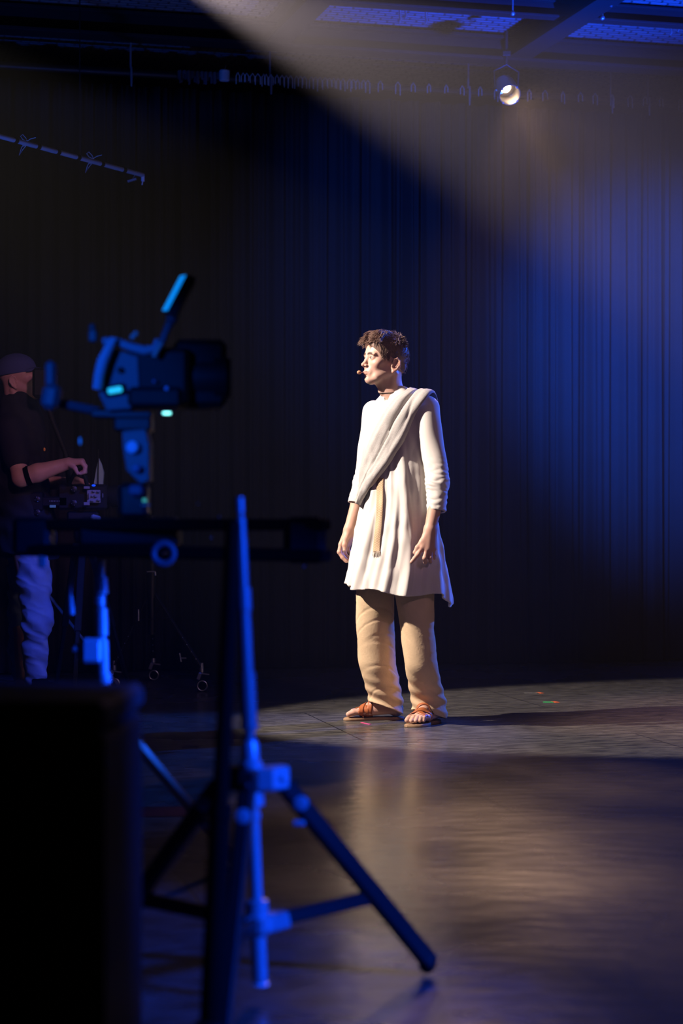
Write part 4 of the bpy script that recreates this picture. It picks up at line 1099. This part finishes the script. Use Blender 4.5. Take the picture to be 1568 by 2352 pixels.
# jeans
f = Field((-.25, -.25, .03), (.25, .36, .86), .004)
X, Y, Z = f.ax[0][:, None, None], f.ax[1][None, :, None], f.ax[2][None, None, :]
for a, r_ in (([(66, 1240, 10.12), (78, 1330, 10.10), (86, 1425, 10.08), (80, 1490, 10.1), (84, 1600, 10.15)], (.095, .086, .077, .062, .056)), ([(50, 1240, 10.30), (55, 1330, 10.34), (50, 1420, 10.36), (46, 1490, 10.42), (60, 1600, 10.45)], (.095, .080, .070, .062, .058))):
    f.chain([cw(*q) for q in a], list(r_), .03)
f.F += (.006 * (wob(X, Y, Z * 1.7 + X * .8, 7, 91)) + .004 * np.abs(wob(X, Y, Z * 2.6, 8, 92))).astype(np.float32) * (np.abs(f.F) < .05)
V, F = f.mesh(); link_mesh('jeans', V, F, M['jeans'], cman, local=True)
for i, (px, D) in enumerate(((88, 10.12), (62, 10.42))):
    q = P(px, 1610, D); m = Field((-.10 + q.x - CX, q.y - CY_ - .07, 0), (q.x - CX + .24, q.y - CY_ + .07, .14), .004); c = np.array((q.x - CX, q.y - CY_, 0))
    m.chain([c + (-.02, 0, .05), c + (.06, 0, .055), c + (.15, 0, .035)], [.045, .045, .036], .02); m.cone(c + (0, 0, .06), c + (0, 0, .12), .045, .045, .02); m.F[:, :, m.ax[2] < .004] = 1
    V, F = m.mesh(); link_mesh('shoe', V, F, M['rubber'], cman, local=True)
# cap with short peak
f = Field((-.14, -.13, -.02), (.13, .22, .15), .003)
f2 = Field((-.11, -.16, .005), (.11, .14, .14), .003)
f2.ell((0, .012, .042), (.0835, .106, .086), .01); f2.ell((0, 0, -.075), (.2, .2, .10), .002, 'sub')
f2.F[:, :, f2.ax[2] < .018] = 1.0
V, F = f2.mesh(); cap = link_mesh('cap', V @ hmn.T + hc2, F, M['navy_cap'], cman, local=True)
m = MB(); n_ = 17
for j in range(n_):
    pass
pk = [];
for i in range(7):
    for j in range(n_):
        a = math.pi * (j / (n_ - 1)); rr_ = .074 + 0; t = i / 6
        x_ = -math.cos(a) * .072; y_ = -.050 - math.sin(a) * .045 - t * .045 * math.sin(a) ** .6; pk.append((x_, y_, .026 + .012 * math.sin(a) - t * .010))
pk = np.array(pk).reshape(7, n_, 3); Vp, Fp, _ = ribbon(pk, np.tile(np.array((0, 0, 1.0)), (7, n_, 1)), .004)
link_mesh('peak', Vp @ hmn.T + hc2, Fp, M['navy_cap'], cap, local=True)
m = MB(); q = [Vector(el + (wr - el) * t) for t in (.10, .20)]
m.tube([q[0], q[1]], [.050, .050], 20); link_mesh('wrist_strap', m.V, m.F, M['rubber'], cman, local=True, angle=40)
m = MB(); m.ball(Vector(cw(102, 1032, 9.92)), (.006, .004, .010), 10); link_mesh('badge', m.V, m.F, M['orange'], cman, local=True)

# ---- his camera on its tripod
def tri_leg(px0, py0, D0_, px1, D1_): return P(px0, py0, D0_), Vector((P(px1, 1176, D1_).x, D1_, .0))
vc = thing('video_camera', P(185, 1170, 10.1), 'video camera with round dials held by the man in the dark cap', 'camera')
MB().box(P(192, 1142, 10.15), (.25, .14, .13), None, .012).build('body', 'black_plastic', vc)
m = MB(); m.lathe(P(238, 1140, 10.15), (1, -.25, 0), [(-.02, .05), (.05, .05), (.052, .058), (.09, .058), (.092, .050), (.075, .045)], 24); m.build('lens', 'black_metal', vc)
for (px, py) in ((170, 1123), (170, 1155), (86, 1147), (86, 1177)):
    m = MB(); c = P(px, py, 10.06)
    m.lathe(c, (0, -1, 0), [(0, .016), (.008, .016), (.010, .013)], 18); dial = m.build('dial', 'black_metal', vc)
    for k_ in range(4):
        a = k_ * math.pi / 2 + .3; MB().ball(c + Vector((math.cos(a) * .0115, -.011, math.sin(a) * .0115)), .0018, 8).build('screw', 'steel', dial)
MB().box(P(215, 1140, 10.055), (.068, .012, .066), None, .003).build('control_panel', 'grey_metal', vc)
for (px, py, sx_, sz_) in ((199, 1120, .030, .014), (199, 1157, .030, .016), (204, 1139, .005, .03), (236, 1138, .005, .022), (215, 1128, .014, .01), (226, 1129, .014, .01), (220, 1139, .014, .012), (212, 1139, .010, .010), (212, 1150, .016, .008), (227, 1148, .016, .010)):
    MB().box(P(px, py, 10.038), (sx_, .010, sz_), None, .002).build('button', 'steel' if sx_ < .01 else 'grey_metal', vc)
MB().ball(P(215, 1115, 10.03), (.010, .006, .006)).build('tally_light', mat('blue_dot', (.05, .1, .8), .4, emis=(.0, .08, 1), estr=.8), vc)
m = MB(); m.tube([P(150, 1128, 10.12), P(172, 1085, 10.02), P(186, 1078, 9.98), P(196, 1098, 10.0), P(200, 1116, 10.05)], [.010, .010, .012, .011, .010], 12); m.build('hand_grip', 'black_metal', vc)
m = MB(); m.box(P(84, 1152, 10.1), (.07, .09, .10), None, .01).box(P(128, 1152, 10.12), (.13, .08, .05), None, .006); m.build('battery_pack', 'black_plastic', vc)
MB().box(P(121, 1163, 10.07), (.032, .006, .014), None, .002).build('lit_label', mat('dim_label', (.15, .25, .3), .5, emis=(.1, .3, .4), estr=.12), vc)
for i in range(7): MB().box(P(114 + i * 3.6, 1151, 10.074), (.004, .006, .006), None, .001).build('vent_rib', 'grey_metal', vc)
# sail-shaped pale hood above the lens, with a thin rod
vs_ = [P(215, 1112, 10.2), P(222, 1072, 10.2), P(226, 1052, 10.2), P(232, 1064, 10.2), P(238, 1085, 10.2), P(236, 1112, 10.2)]
m = MB(); n_ = 6; m._add(vs_ + [v + Vector((0, .03, 0)) for v in vs_], [tuple(range(n_)), tuple(reversed(range(n_, 2 * n_)))] + [(i, i + n_, (i + 1) % n_ + n_, (i + 1) % n_) for i in range(n_)])
m.build('lens_hood', mat('hood_blue', (.30, .50, .60), .6), vc)
MB().tube([P(225, 1114, 10.18), P(226, 1032, 10.18)], .003, 6).build('antenna', 'black_metal', vc)
m = MB(); m.box(P(97, 880, 9.99), (.088, .10, .150), None, .014).tube([P(98, 900, 10.05), P(118, 960, 10.08), P(150, 1040, 10.12), P(160, 1120, 10.14)], .013, 12).box(P(118, 870, 10.06), (.06, .07, .05), None, .01)
m.build('viewfinder', 'black_plastic', vc)
tp_ = thing('tripod', (P(190, 1200, 10.15).x, 10.15, 0), 'dark tripod under the video camera beside the blue-lit jeans', 'tripod')
m = MB(); m.box(P(192, 1185, 10.15), (.16, .10, .05), None, .01).lathe(P(192, 1232, 10.15), (0, 0, 1), [(-.05, .03), (0, .05), (.06, .05), (.08, .035), (.12, .035)], 20); m.build('head', 'black_metal', tp_)
MB().box(P(220, 1190, 10.1), (.05, .04, .03), (0, .3, 0), .008).build('pan_lock', mat('pale_lock', (.25, .32, .36), .5), tp_)
MB().box(P(258, 1233, 10.1), (.022, .03, .024), None, .003).box(P(247, 1232, 10.1), (.006, .03, .03), None, .002).build('clamp_block', 'grey_metal', tp_)
for (a, b_) in ((P(175, 1250, 10.1), (P(128, 1176, 10.75).x, 10.75, .02)), (P(205, 1250, 10.1), (P(300, 1176, 10.5).x, 10.5, .02)), (P(190, 1250, 10.1), (P(168, 1176, 9.7).x, 9.7, .02))):
    a = Vector(a); b_ = Vector(b_); MB().bar(a, a.lerp(b_, .55), .035, .025, ch=.004).bar(a.lerp(b_, .5), b_, .022, .018, ch=.004).ball(b_, .02).build('leg', 'black_metal', tp_)
# the pale slanting rail behind the jeans: leg of another support stood against the curtain side
rl = MB(); a = P(116, 1372, 10.7); b_ = P(212, 1496, 10.7); dn = (b_ - a).normalized(); rl.bar(a - dn * .25, b_ + dn * .31, .028, .012, ch=.002)
tag(rl.build('slanting_leg', mat('slanting_leg_brown', (.20, .15, .13), .6)), 'thin slanting support leg behind the man in jeans', 'batten')
# ---- rolling stand behind, chrome casters catching the light
rs = thing('rolling_stand', (P(348, 1176, 10.9).x, 10.9, 0), 'dark rolling stand on chrome casters behind the film camera rig', 'stand')
cx_ = P(348, 1176, 10.9).x
MB().tube([(cx_, 10.9, .30), (cx_, 10.9, .95)], .020, 14).tube([(cx_, 10.9, .50), (cx_, 10.9, .72)], .028, 14).build('column', 'black_metal', rs)
for (px, D, nm) in ((463, 10.75, 0), (262, 10.9, 1), (352, 11.45, 2)):
    foot = Vector((P(px, 1176, D).x, D, .0)); hub = Vector((cx_, 10.9, .55)); 
    lg = MB(); lg.bar(hub, foot + Vector((0, 0, .13)), .022, .014, ch=.003); lg = lg.build('leg', 'black_metal', rs)
    for k_ in range(4):
        q = hub.lerp(foot + Vector((0, 0, .13)), .62 + k_ * .09); MB().ball(q + Vector((0, -.012, 0)), .0032, 8).build('rivet', 'steel', lg)
    MB().tube([foot + Vector((0, 0, .155)), foot + Vector((0, 0, .105))], [.010, .013], 12).build('stem', 'steel', lg)
    MB().lathe(foot + Vector((0.004, -.014, .033)), (0, 1, 0), [(0, .022), (.002, .032), (.024, .032), (.026, .022)], 24).build('wheel', 'rubber', lg)
    MB().torus(foot + Vector((.004, -.016, .033)), (0, 1, 0), .026, .0035, 24, 8).box(foot + Vector((-.012, -.018, .085)), (.020, .012, .040), (0, .35, 0), .003).bar(foot + Vector((.0, -.018, .100)), foot + Vector((.042, -.018, .094)), .010, .006).build('caster_fork', 'steel', lg)
for (px0, py0, px1, py1) in ((318, 1400, 318, 1426), (318, 1424, 395, 1419), (337, 1313, 356, 1313), (356, 1313, 357, 1322), (412, 1500, 416, 1520), (414, 1512, 428, 1512)):
    MB().tube([P(px0, py0, 10.82), P(px1, py1, 10.82)], .0045 if px0 != 318 or py1 != 1419 else .002, 8).build('brace', 'steel' if py0 != 1424 else 'black_metal', rs)
# ================================================================== FOREGROUND EQUIPMENT
# ---- light stand with blue-lit tube and three legs
def stand_pt(px, py, D=3.95): return P(px, py, D)
hubx = Vector((P(574, 1176, 3.95).x, 3.95, 0)); A_top = P(549, 1142, 3.95); A_bot = P(597, 2262, 3.95)
axs = (A_top - A_bot).normalized(); Ls = (A_top - A_bot).length
def on(py): return A_bot + (A_top - A_bot) * ((2262 - py) / (2262 - 1142))
s1 = thing('light_stand', (A_bot.x, 3.95, 0), 'blue-lit metal light stand with spread legs in the near foreground', 'stand')
M['satin'] = mat('satin_metal', (.50, .52, .56), .38, .35)
M['stand_black'] = mat('stand_black', (.011, .011, .012), .4, .0, spec=.3)
segs = [(1142, 1178, .0095), (1180, 1186, .0075), (1188, 1235, .0105), (1235, 1350, .0115), (1350, 1402, .0155), (1404, 1425, .0125), (1425, 1545, .0130), (1545, 1666, .0165), (1666, 1674, .0195), (1676, 1765, .0115)]
m = MB()
for (a, b_, r_) in segs: m.tube([on(b_), on(a)], r_ if r_ else .01, 20)
m.build('upper_tube', mat('upper_tube_metal', (.22, .23, .25), .38, .4), s1)
MB().tube([on(2250), on(1760)], .0125, 20).tube([on(1880), on(1866)], .0155, 20).build('centre_tube', 'satin', s1)
MB().lathe(on(2264), axs, [(0, .012), (.001, .0175), (.004, .018), (.006, .0135)], 24).build('end_cap', mat('cap_white', (.85, .88, .92), .25), s1)
MB().tube([on(2252), on(2120)], .0155, 20).build('lower_sleeve', 'satin', s1)
MB().lathe(on(1850), axs, [(0, .016), (.0, .024), (.085, .024), (.09, .018), (.12, .018), (.13, .014)], 22).box(on(1790) + Vector((.012, -.0, 0)), (.075, .055, .045), (0, R(-2.4), 0), .006).build('hub', 'satin', s1)
MB().lathe(on(2132), axs, [(0, .018), (.0, .023), (.055, .023), (.058, .017)], 22).box(on(2128), (.05, .05, .028), (0, R(-2.4), 0), .005).bar(on(2128), on(2128) + Vector((.060, .022, .012)), .03, .034, ch=.004).build('collar', 'satin', s1)
feetp = {'right': Vector((P(990, 1176, 4.17).x, 4.17, .012)), 'left': Vector((P(203, 1176, 4.145).x, 4.145, .012)), 'near': Vector((-.213, 3.53, .012))}
for nm, ft in feetp.items():
    hubc = on(1790); dr = Vector((ft.x - hubc.x, ft.y - hubc.y, 0)).normalized(); hl = hubc + dr * .072
    lugM = MB(); lugM.bar(hubc + dr * .015, hl + dr * .008, .036, .048, ch=.005); lugM.ball(hl + Vector((0, -.02, 0)), .009); lug = lugM.build('lug', 'satin' if nm == 'right' else 'stand_black', s1)
    st_ = hl + Vector((0, 0, -.012)); dl = (ft - st_).normalized()
    lm = MB(); lm.bar(st_, ft + Vector((0, 0, .012)), .032, .036, ch=.006); leg = lm.build('leg', 'stand_black', s1)
    MB().bar(ft - dl * .03, ft + dl * .001, .030, .034, ch=.008).build('rubber_foot', 'rubber', leg)
    q = st_.lerp(ft, .12); MB().lathe(q + Vector((0, -.02, .01)), (0, -1, 0), [(0, .014), (.008, .015), (.010, .010)], 16).build('bolt', 'satin', leg)
    q2 = st_.lerp(ft, .20) - dr * .035; MB().box(q2, (.026, .02, .012), None, .004).bar(q2, st_.lerp(ft, .2), .008, .008).build('catch', 'satin', leg)
    br0 = on(2118) + dr * .03; br1 = st_.lerp(ft, .60)
    bm2 = MB(); bm2.bar(br0, br1, .014, .030, ch=.003); bm2.build('brace', 'stand_black', s1)
    MB().bar(br0 - dr * .02, br0 + dr * .022, .040, .032, ch=.004).build('brace_clevis', 'satin' if nm != 'left' else 'stand_black', s1)
# ---- plain black post beside it
bp_ = thing('black_post', (P(486, 1176, 3.55).x, 3.55, 0), 'plain black post standing left of the blue-lit stand tube, upright from the floor', 'post')
a = Vector((P(480, 1176, 3.55).x, 3.55, 0.0)); b_ = P(535, 1200, 3.72)
MB().tube([a, a.lerp(b_, .45)], .0200, 18).tube([a.lerp(b_, .43), a.lerp(b_, .46)], .0225, 18).tube([a.lerp(b_, .45), b_], .0150, 18).build('tube', 'rubber', bp_)
MB().lathe(a, (0, 0, 1), [(0, .15), (.010, .15), (.014, .13), (.018, .03), (.06, .028), (.062, .018)], 40).build('base_plate', 'black_metal', bp_)

# ---- the black case in the bottom left corner
cs = thing('equipment_case', (-.55, 3.30, 0), 'large black case filling the lower left corner of the foreground', 'case', rotz=R(-4))
cM = Matrix.Rotation(R(-4), 3, 'Z'); cc_ = Vector((-.548, 3.30, 0))
def cs_(p): return cc_ + cM @ Vector(p)
MB().box(cs_((0, 0, .329)), (.375, .36, .60), cM, .012).build('body', 'case', cs)
MB().box(cs_((0, 0, .651)), (.385, .37, .045), cM, .012).build('lid', 'case_top', cs)
for sx_ in (-1, 1):
    for sy_ in (-1, 1): MB().lathe(cs_((sx_ * .15, sy_ * .14, .0)) , (0, 0, 1), [(0, .022), (.028, .022), (.030, .015)], 16).build('foot', 'rubber', cs)
MB().box(cs_((.1885, 0, .329)), (.004, .34, .57), cM, .001).build('side_panel', 'black_plastic', cs)
for z_ in (.06, .60): MB().box(cs_((0, -.181, z_)), (.36, .006, .02), cM, .002).build('edge_rail', 'black_metal', cs)
MB().box(cs_((-.10, -.186, .45)), (.012, .008, .30), cM, .002).build('hinge_strip', 'black_metal', cs)
MB().tube([cs_((.05, -.185, .50)), cs_((.05, -.215, .50)), cs_((.05, -.215, .40)), cs_((.05, -.185, .40))], .007, 10).build('handle', 'black_metal', cs)

# ---- second stand behind the case, carrying the rail
DS = 4.95; SX = P(231, 1176, DS).x
s2 = thing('light_stand', (SX, DS, 0), 'blue-lit stand pole with clamp rising behind the black case', 'stand')
bs = Vector((SX, DS, 0))
def s2p(py): return P(229 + (py - 1280) * .02, py, DS)
m = MB()
for (a, b_, r_, px_) in ((1286, 1330, .0125, 0), (1326, 1364, .0165, .003), (1368, 1390, .0130, -.001), (1392, 1396, .0105, 0), (1398, 1460, .0150, .002), (1463, 1470, .0120, 0), (1470, 1560, .0145, .003), (1548, 1567, .0175, .005), (1567, 1700, .0145, .003)):
    m.tube([s2p(b_) + Vector((px_, 0, 0)), s2p(a) + Vector((px_, 0, 0))], r_, 18)
m.build('pole', 'satin', s2)
MB().box(s2p(1493) + Vector((-.022, -.01, 0)), (.050, .045, .062), None, .008).build('clamp', 'satin', s2)
m = MB(); c = s2p(1493); m.tube([c + Vector((-.045, -.01, 0)), c + Vector((-.068, -.01, .004))], .009, 12).tube([P(176, 1478, DS - .01), P(184, 1490, DS - .01), P(188, 1512, DS - .01)], [.006, .010, .011], 12); m.build('tee_handle', mat('tee_metal', (.3, .33, .38), .4, .3), s2)
hub2 = s2p(1640)
MB().lathe(hub2 - Vector((0, 0, .05)), (0, 0, 1), [(0, .022), (.0, .030), (.10, .030), (.11, .02)], 20).build('hub', 'satin', s2)
for (px, D) in ((545, 5.46), (-60, 5.35), (150, 4.35)):
    ft = Vector((P(px, 1176, D).x, D, .01)); dr = Vector((ft.x - hub2.x, ft.y - hub2.y, 0)).normalized()
    lg = MB(); lg.bar(hub2 + dr * .03, ft, .034, .018, ch=.003); lg = lg.build('leg', mat('warm_lit_leg', (.62, .36, .22), .6), s2); MB().bar(ft + Vector((0, 0, .02)) - dr * .02, ft + dr * .01, .032, .02, ch=.005).build('rubber_foot', 'rubber', lg)  # brown leg colour stands in for the warm wash light falling on it
# ---- camera rail across two supports
rd = 4.85
rw = thing('camera_slider', P(230, 1280, rd), 'long dark camera slider rail with round hand wheel under the film camera', 'slider')
m = MB(); m.bar(P(50, 1262, rd), P(752, 1276, rd - .15), .10, .030, ch=.006); m.bar(P(50, 1206, rd), P(752, 1205, rd - .15), .08, .028, ch=.006); m.build('rail', 'rubber', rw)
MB().box(P(78, 1232, rd), (.09, .11, .095), None, .012).build('end_block', 'black_plastic', rw); MB().box(P(700, 1240, rd - .12), (.10, .12, .11), None, .018).build('end_block', 'black_plastic', rw)
MB().box(P(300, 1222, rd), (.24, .14, .07), None, .01).build('carriage', 'black_plastic', rw)
wheel = MB().torus(P(375, 1271, rd - .24), (0, 1, 0), .0235, .0080, 36, 14).build('hand_wheel', mat('wheel_grey', (.10, .11, .13), .55), rw)
MB().lathe(P(375, 1271, rd - .23), (0, -1, 0), [(-.12, .003), (.02, .003)], 14).build('axle', 'black_metal', rw)
m = MB(); m.bar(P(388, 1263, rd - .07), P(490, 1264, rd - .07), .02, .014, ch=.003); m.build('lever', mat('lever_grey', (.05, .055, .06), .5), rw)
for (px, py, r_) in ((503, 1187, .003), (485, 1235, .002), (697, 1301, .0035), (683, 1288, .002), (455, 1157, .002)): MB().ball(P(px, py, rd - .16), r_, 10).build('screw', 'steel', rw)
MB().box(P(98, 1290, rd - .05), (.02, .02, .03), None, .003).build('stop', 'grey_metal', rw)
# ---- the film camera
DC = 4.75
fc_ = thing('film_camera', P(300, 1150, DC), 'big film camera with raised monitor, cyan display and support column on the slider', 'camera')
def c_(px, py, d=0): return P(px, py, DC + d)
def prism(name, pts, depth, m_, par, d=0, label=None):
    """an outline with real thickness going away from the viewer"""
    f_ = [c_(x_, y_, d) for x_, y_ in pts]; n_ = len(f_); b2 = [v + Vector((0, depth, 0)) for v in f_]; q = MB()
    q._add(f_ + b2, [tuple(range(n_)), tuple(reversed(range(n_, 2 * n_)))] + [(i, i + n_, (i + 1) % n_ + n_, (i + 1) % n_) for i in range(n_)])
    o = q.build(name, m_, par, label); bv = o.modifiers.new('b', 'BEVEL'); bv.width = .004; bv.segments = 2; bv.limit_method = 'ANGLE'; return o
bmat = mat('camera_grey', (.085, .09, .11), .55)
prism('body', [(262, 800), (318, 818), (322, 905), (300, 940), (244, 944), (226, 905), (232, 860)], .16, bmat, fc_)
m = MB(); m.tube([c_(262, 778, -.02), c_(250, 800, -.025), c_(236, 830, -.025), (c_(228, 862, -.025)), c_(224, 893, -.02)], [.009, .012, .014, .013, .012], 14); m.build('grip_strap', mat('strap_blue', (.30, .34, .42), .6), fc_)
m = MB(); m.tube([c_(236, 784), c_(262, 783), c_(300, 797), c_(330, 805), (c_(356, 802)), c_(364, 780)], [.010, .010, .011, .012, .012, .009], 14); m.build('top_handle', mat('handle_blue', (.20, .22, .27), .5), fc_)
MB().box(c_(368, 870, .08), (.15, .15, .14), None, .012).box(c_(360, 915, .05), (.13, .12, .05), None, .01).build('camera_body', 'black_plastic', fc_)
MB().box(c_(458, 862, .12), (.128, .15, .165), (0, 0, R(6)), .014).build('matte_box', 'black_plastic', fc_)
MB().lathe(c_(395, 868, .08), (1, .1, 0), [(-.02, .055), (.10, .055), (.10, .062), (.13, .062), (.13, .05), (.14, .05)], 26).build('lens', 'black_metal', fc_)
MB().box(c_(264, 896, -.012), (.034, .010, .014), (0, R(-10), 0), .003).build('display', 'display', fc_, 'glowing cyan display')
MB().box(c_(264, 896, -.006), (.050, .010, .026), (0, R(-10), 0), .003).build('display_frame', 'black_plastic', fc_)
MB().box(c_(383, 949, -.03), (.020, .008, .006), None, .002).build('status_light', 'led', fc_, 'bright cyan-white status light')
MB().box(c_(383, 949, -.02), (.035, .02, .012), None, .003).build('light_housing', 'black_plastic', fc_)
MB().ball(c_(383, 892, -.01), .0055).build('knob', mat('knob_blue', (.25, .35, .6), .4), fc_)
MB().ball(c_(276, 850, -.006), .008).build('dial', 'black_metal', fc_)
MB().ball(c_(354, 876, -.01), .004).build('knob', mat('knob_dim', (.08, .12, .25), .4), fc_)
# monitor raised on an arm, seen nearly edge on; its screen faces left
a = c_(372, 716, -.02); b_ = c_(419, 626, -.02); dm_ = (b_ - a).normalized()
MB().bar(a, b_, .12, .020, up=(0, 1, 0), ch=.004)
mon = MB(); mid = (a + b_) / 2; ln = (b_ - a).length
zx = dm_; yx = Vector((0, 1, 0)); xx = yx.cross(zx).normalized(); Rm_ = Matrix((xx, yx, zx)).transposed(); Rm_ = Rm_ @ Matrix.Rotation(R(12), 3, 'Z')
mo = mon.box(mid + xx * .020 * (1 if xx.x > 0 else -1), (.028, .12, ln * .98), Rm_, .006).build('monitor', mat('monitor_shell', (.05, .055, .07), .5), fc_)
sg = 1 if xx.x > 0 else -1
MB().box(mid + xx * .0045 * sg, (.003, .108, ln * .90), Rm_, .001).build('screen', 'screen', mo, 'glowing blue screen')
m = MB(); m.tube([c_(398, 722, .03), c_(392, 740, .02), c_(380, 765, .01), c_(366, 800, 0)], [.010, .012, .009, .009], 12).ball(c_(396, 730, .01), .015); m.build('monitor_arm', mat('arm_metal', (.09, .10, .13), .5), fc_)
bb_ = mat('bare_bar', (.35, .27, .24), .5)
MB().bar(c_(352, 820, -.02), c_(372, 786, -.02), .012, .01, ch=.002).build('cheese_bar', bb_, fc_); MB().bar(c_(300, 778, -.01), c_(316, 762, -.01), .012, .012, ch=.003).build('cheese_bar', bb_, fc_)
MB().ball(c_(212, 752, 0), .009).box(c_(214, 772), (.02, .03, .03), None, .004).build('rear_knob', 'dark_grey', fc_)
# blue-lit battery and grip at the left of the camera
bt_ = MB(); bt_.box(c_(118, 860, -.02), (.024, .05, .062), None, .008).box(c_(119, 912, -.02), (.042, .06, .060), (0, R(10), 0), .012).bar(c_(130, 925, 0), c_(225, 945, .05), .03, .02, ch=.004); bt_.build('rear_battery', mat('batt', (.075, .08, .10), .55), fc_)
MB().ball(c_(184, 1013, 0), (.0028, .003, .009)).build('side_light', mat('blue_led', (.1, .2, .5), .4, emis=(0, .14, .7), estr=.5), fc_)
m = MB(); m.bar(c_(212, 950, .05), c_(350, 955, .05), .06, .02, ch=.004); m.build('base_plate', 'black_metal', fc_)
# head below the camera
fh = prism('support_column', [(280, 990), (334, 985), (343, 1020), (343, 1105), (322, 1112), (290, 1080), (282, 1030)], .10, mat('head_grey', (.10, .11, .13), .5), fc_)
MB().box(c_(308, 1150, .05), (.07, .09, .085), None, .012).build('foot_block', 'black_metal', fc_); MB().box(c_(308, 975, .05), (.09, .09, .035), None, .006).build('top_block', 'black_metal', fc_)
MB().lathe(c_(304, 1027, -.012), (0, -1, 0), [(-.01, .014), (.004, .015), (.007, .011)], 18).build('knob', mat('knob_light', (.45, .6, .8), .4), fh)
MB().ball(c_(314, 1076, -.012), (.012, .008, .010)).build('knob', mat('knob_mid', (.12, .15, .25), .4), fh)
MB().box(c_(312, 1126, -.01), (.034, .02, .026), None, .006).build('lever', mat('lever_dim', (.08, .09, .15), .5), fh)
MB().box(c_(332, 1149, -.02), (.010, .006, .008), None, .001).build('level_light', 'green_led', fh)
MB().box(c_(334, 1160, -.02), (.022, .006, .004), None, .001).build('marking', 'grey_metal', fh)
tp2 = P(164, 1390, 4.9)
MB().tube([P(162, 1366, 4.95), P(164, 1400, 4.95), P(165, 1411, 4.95)], [.004, .007, .0075], 10).tube([P(162, 1366, 4.95), P(166, 1285, 4.88)], .002, 6).build('hanging_lever', mat('hanging_grey', (.25, .3, .36), .4), rw)
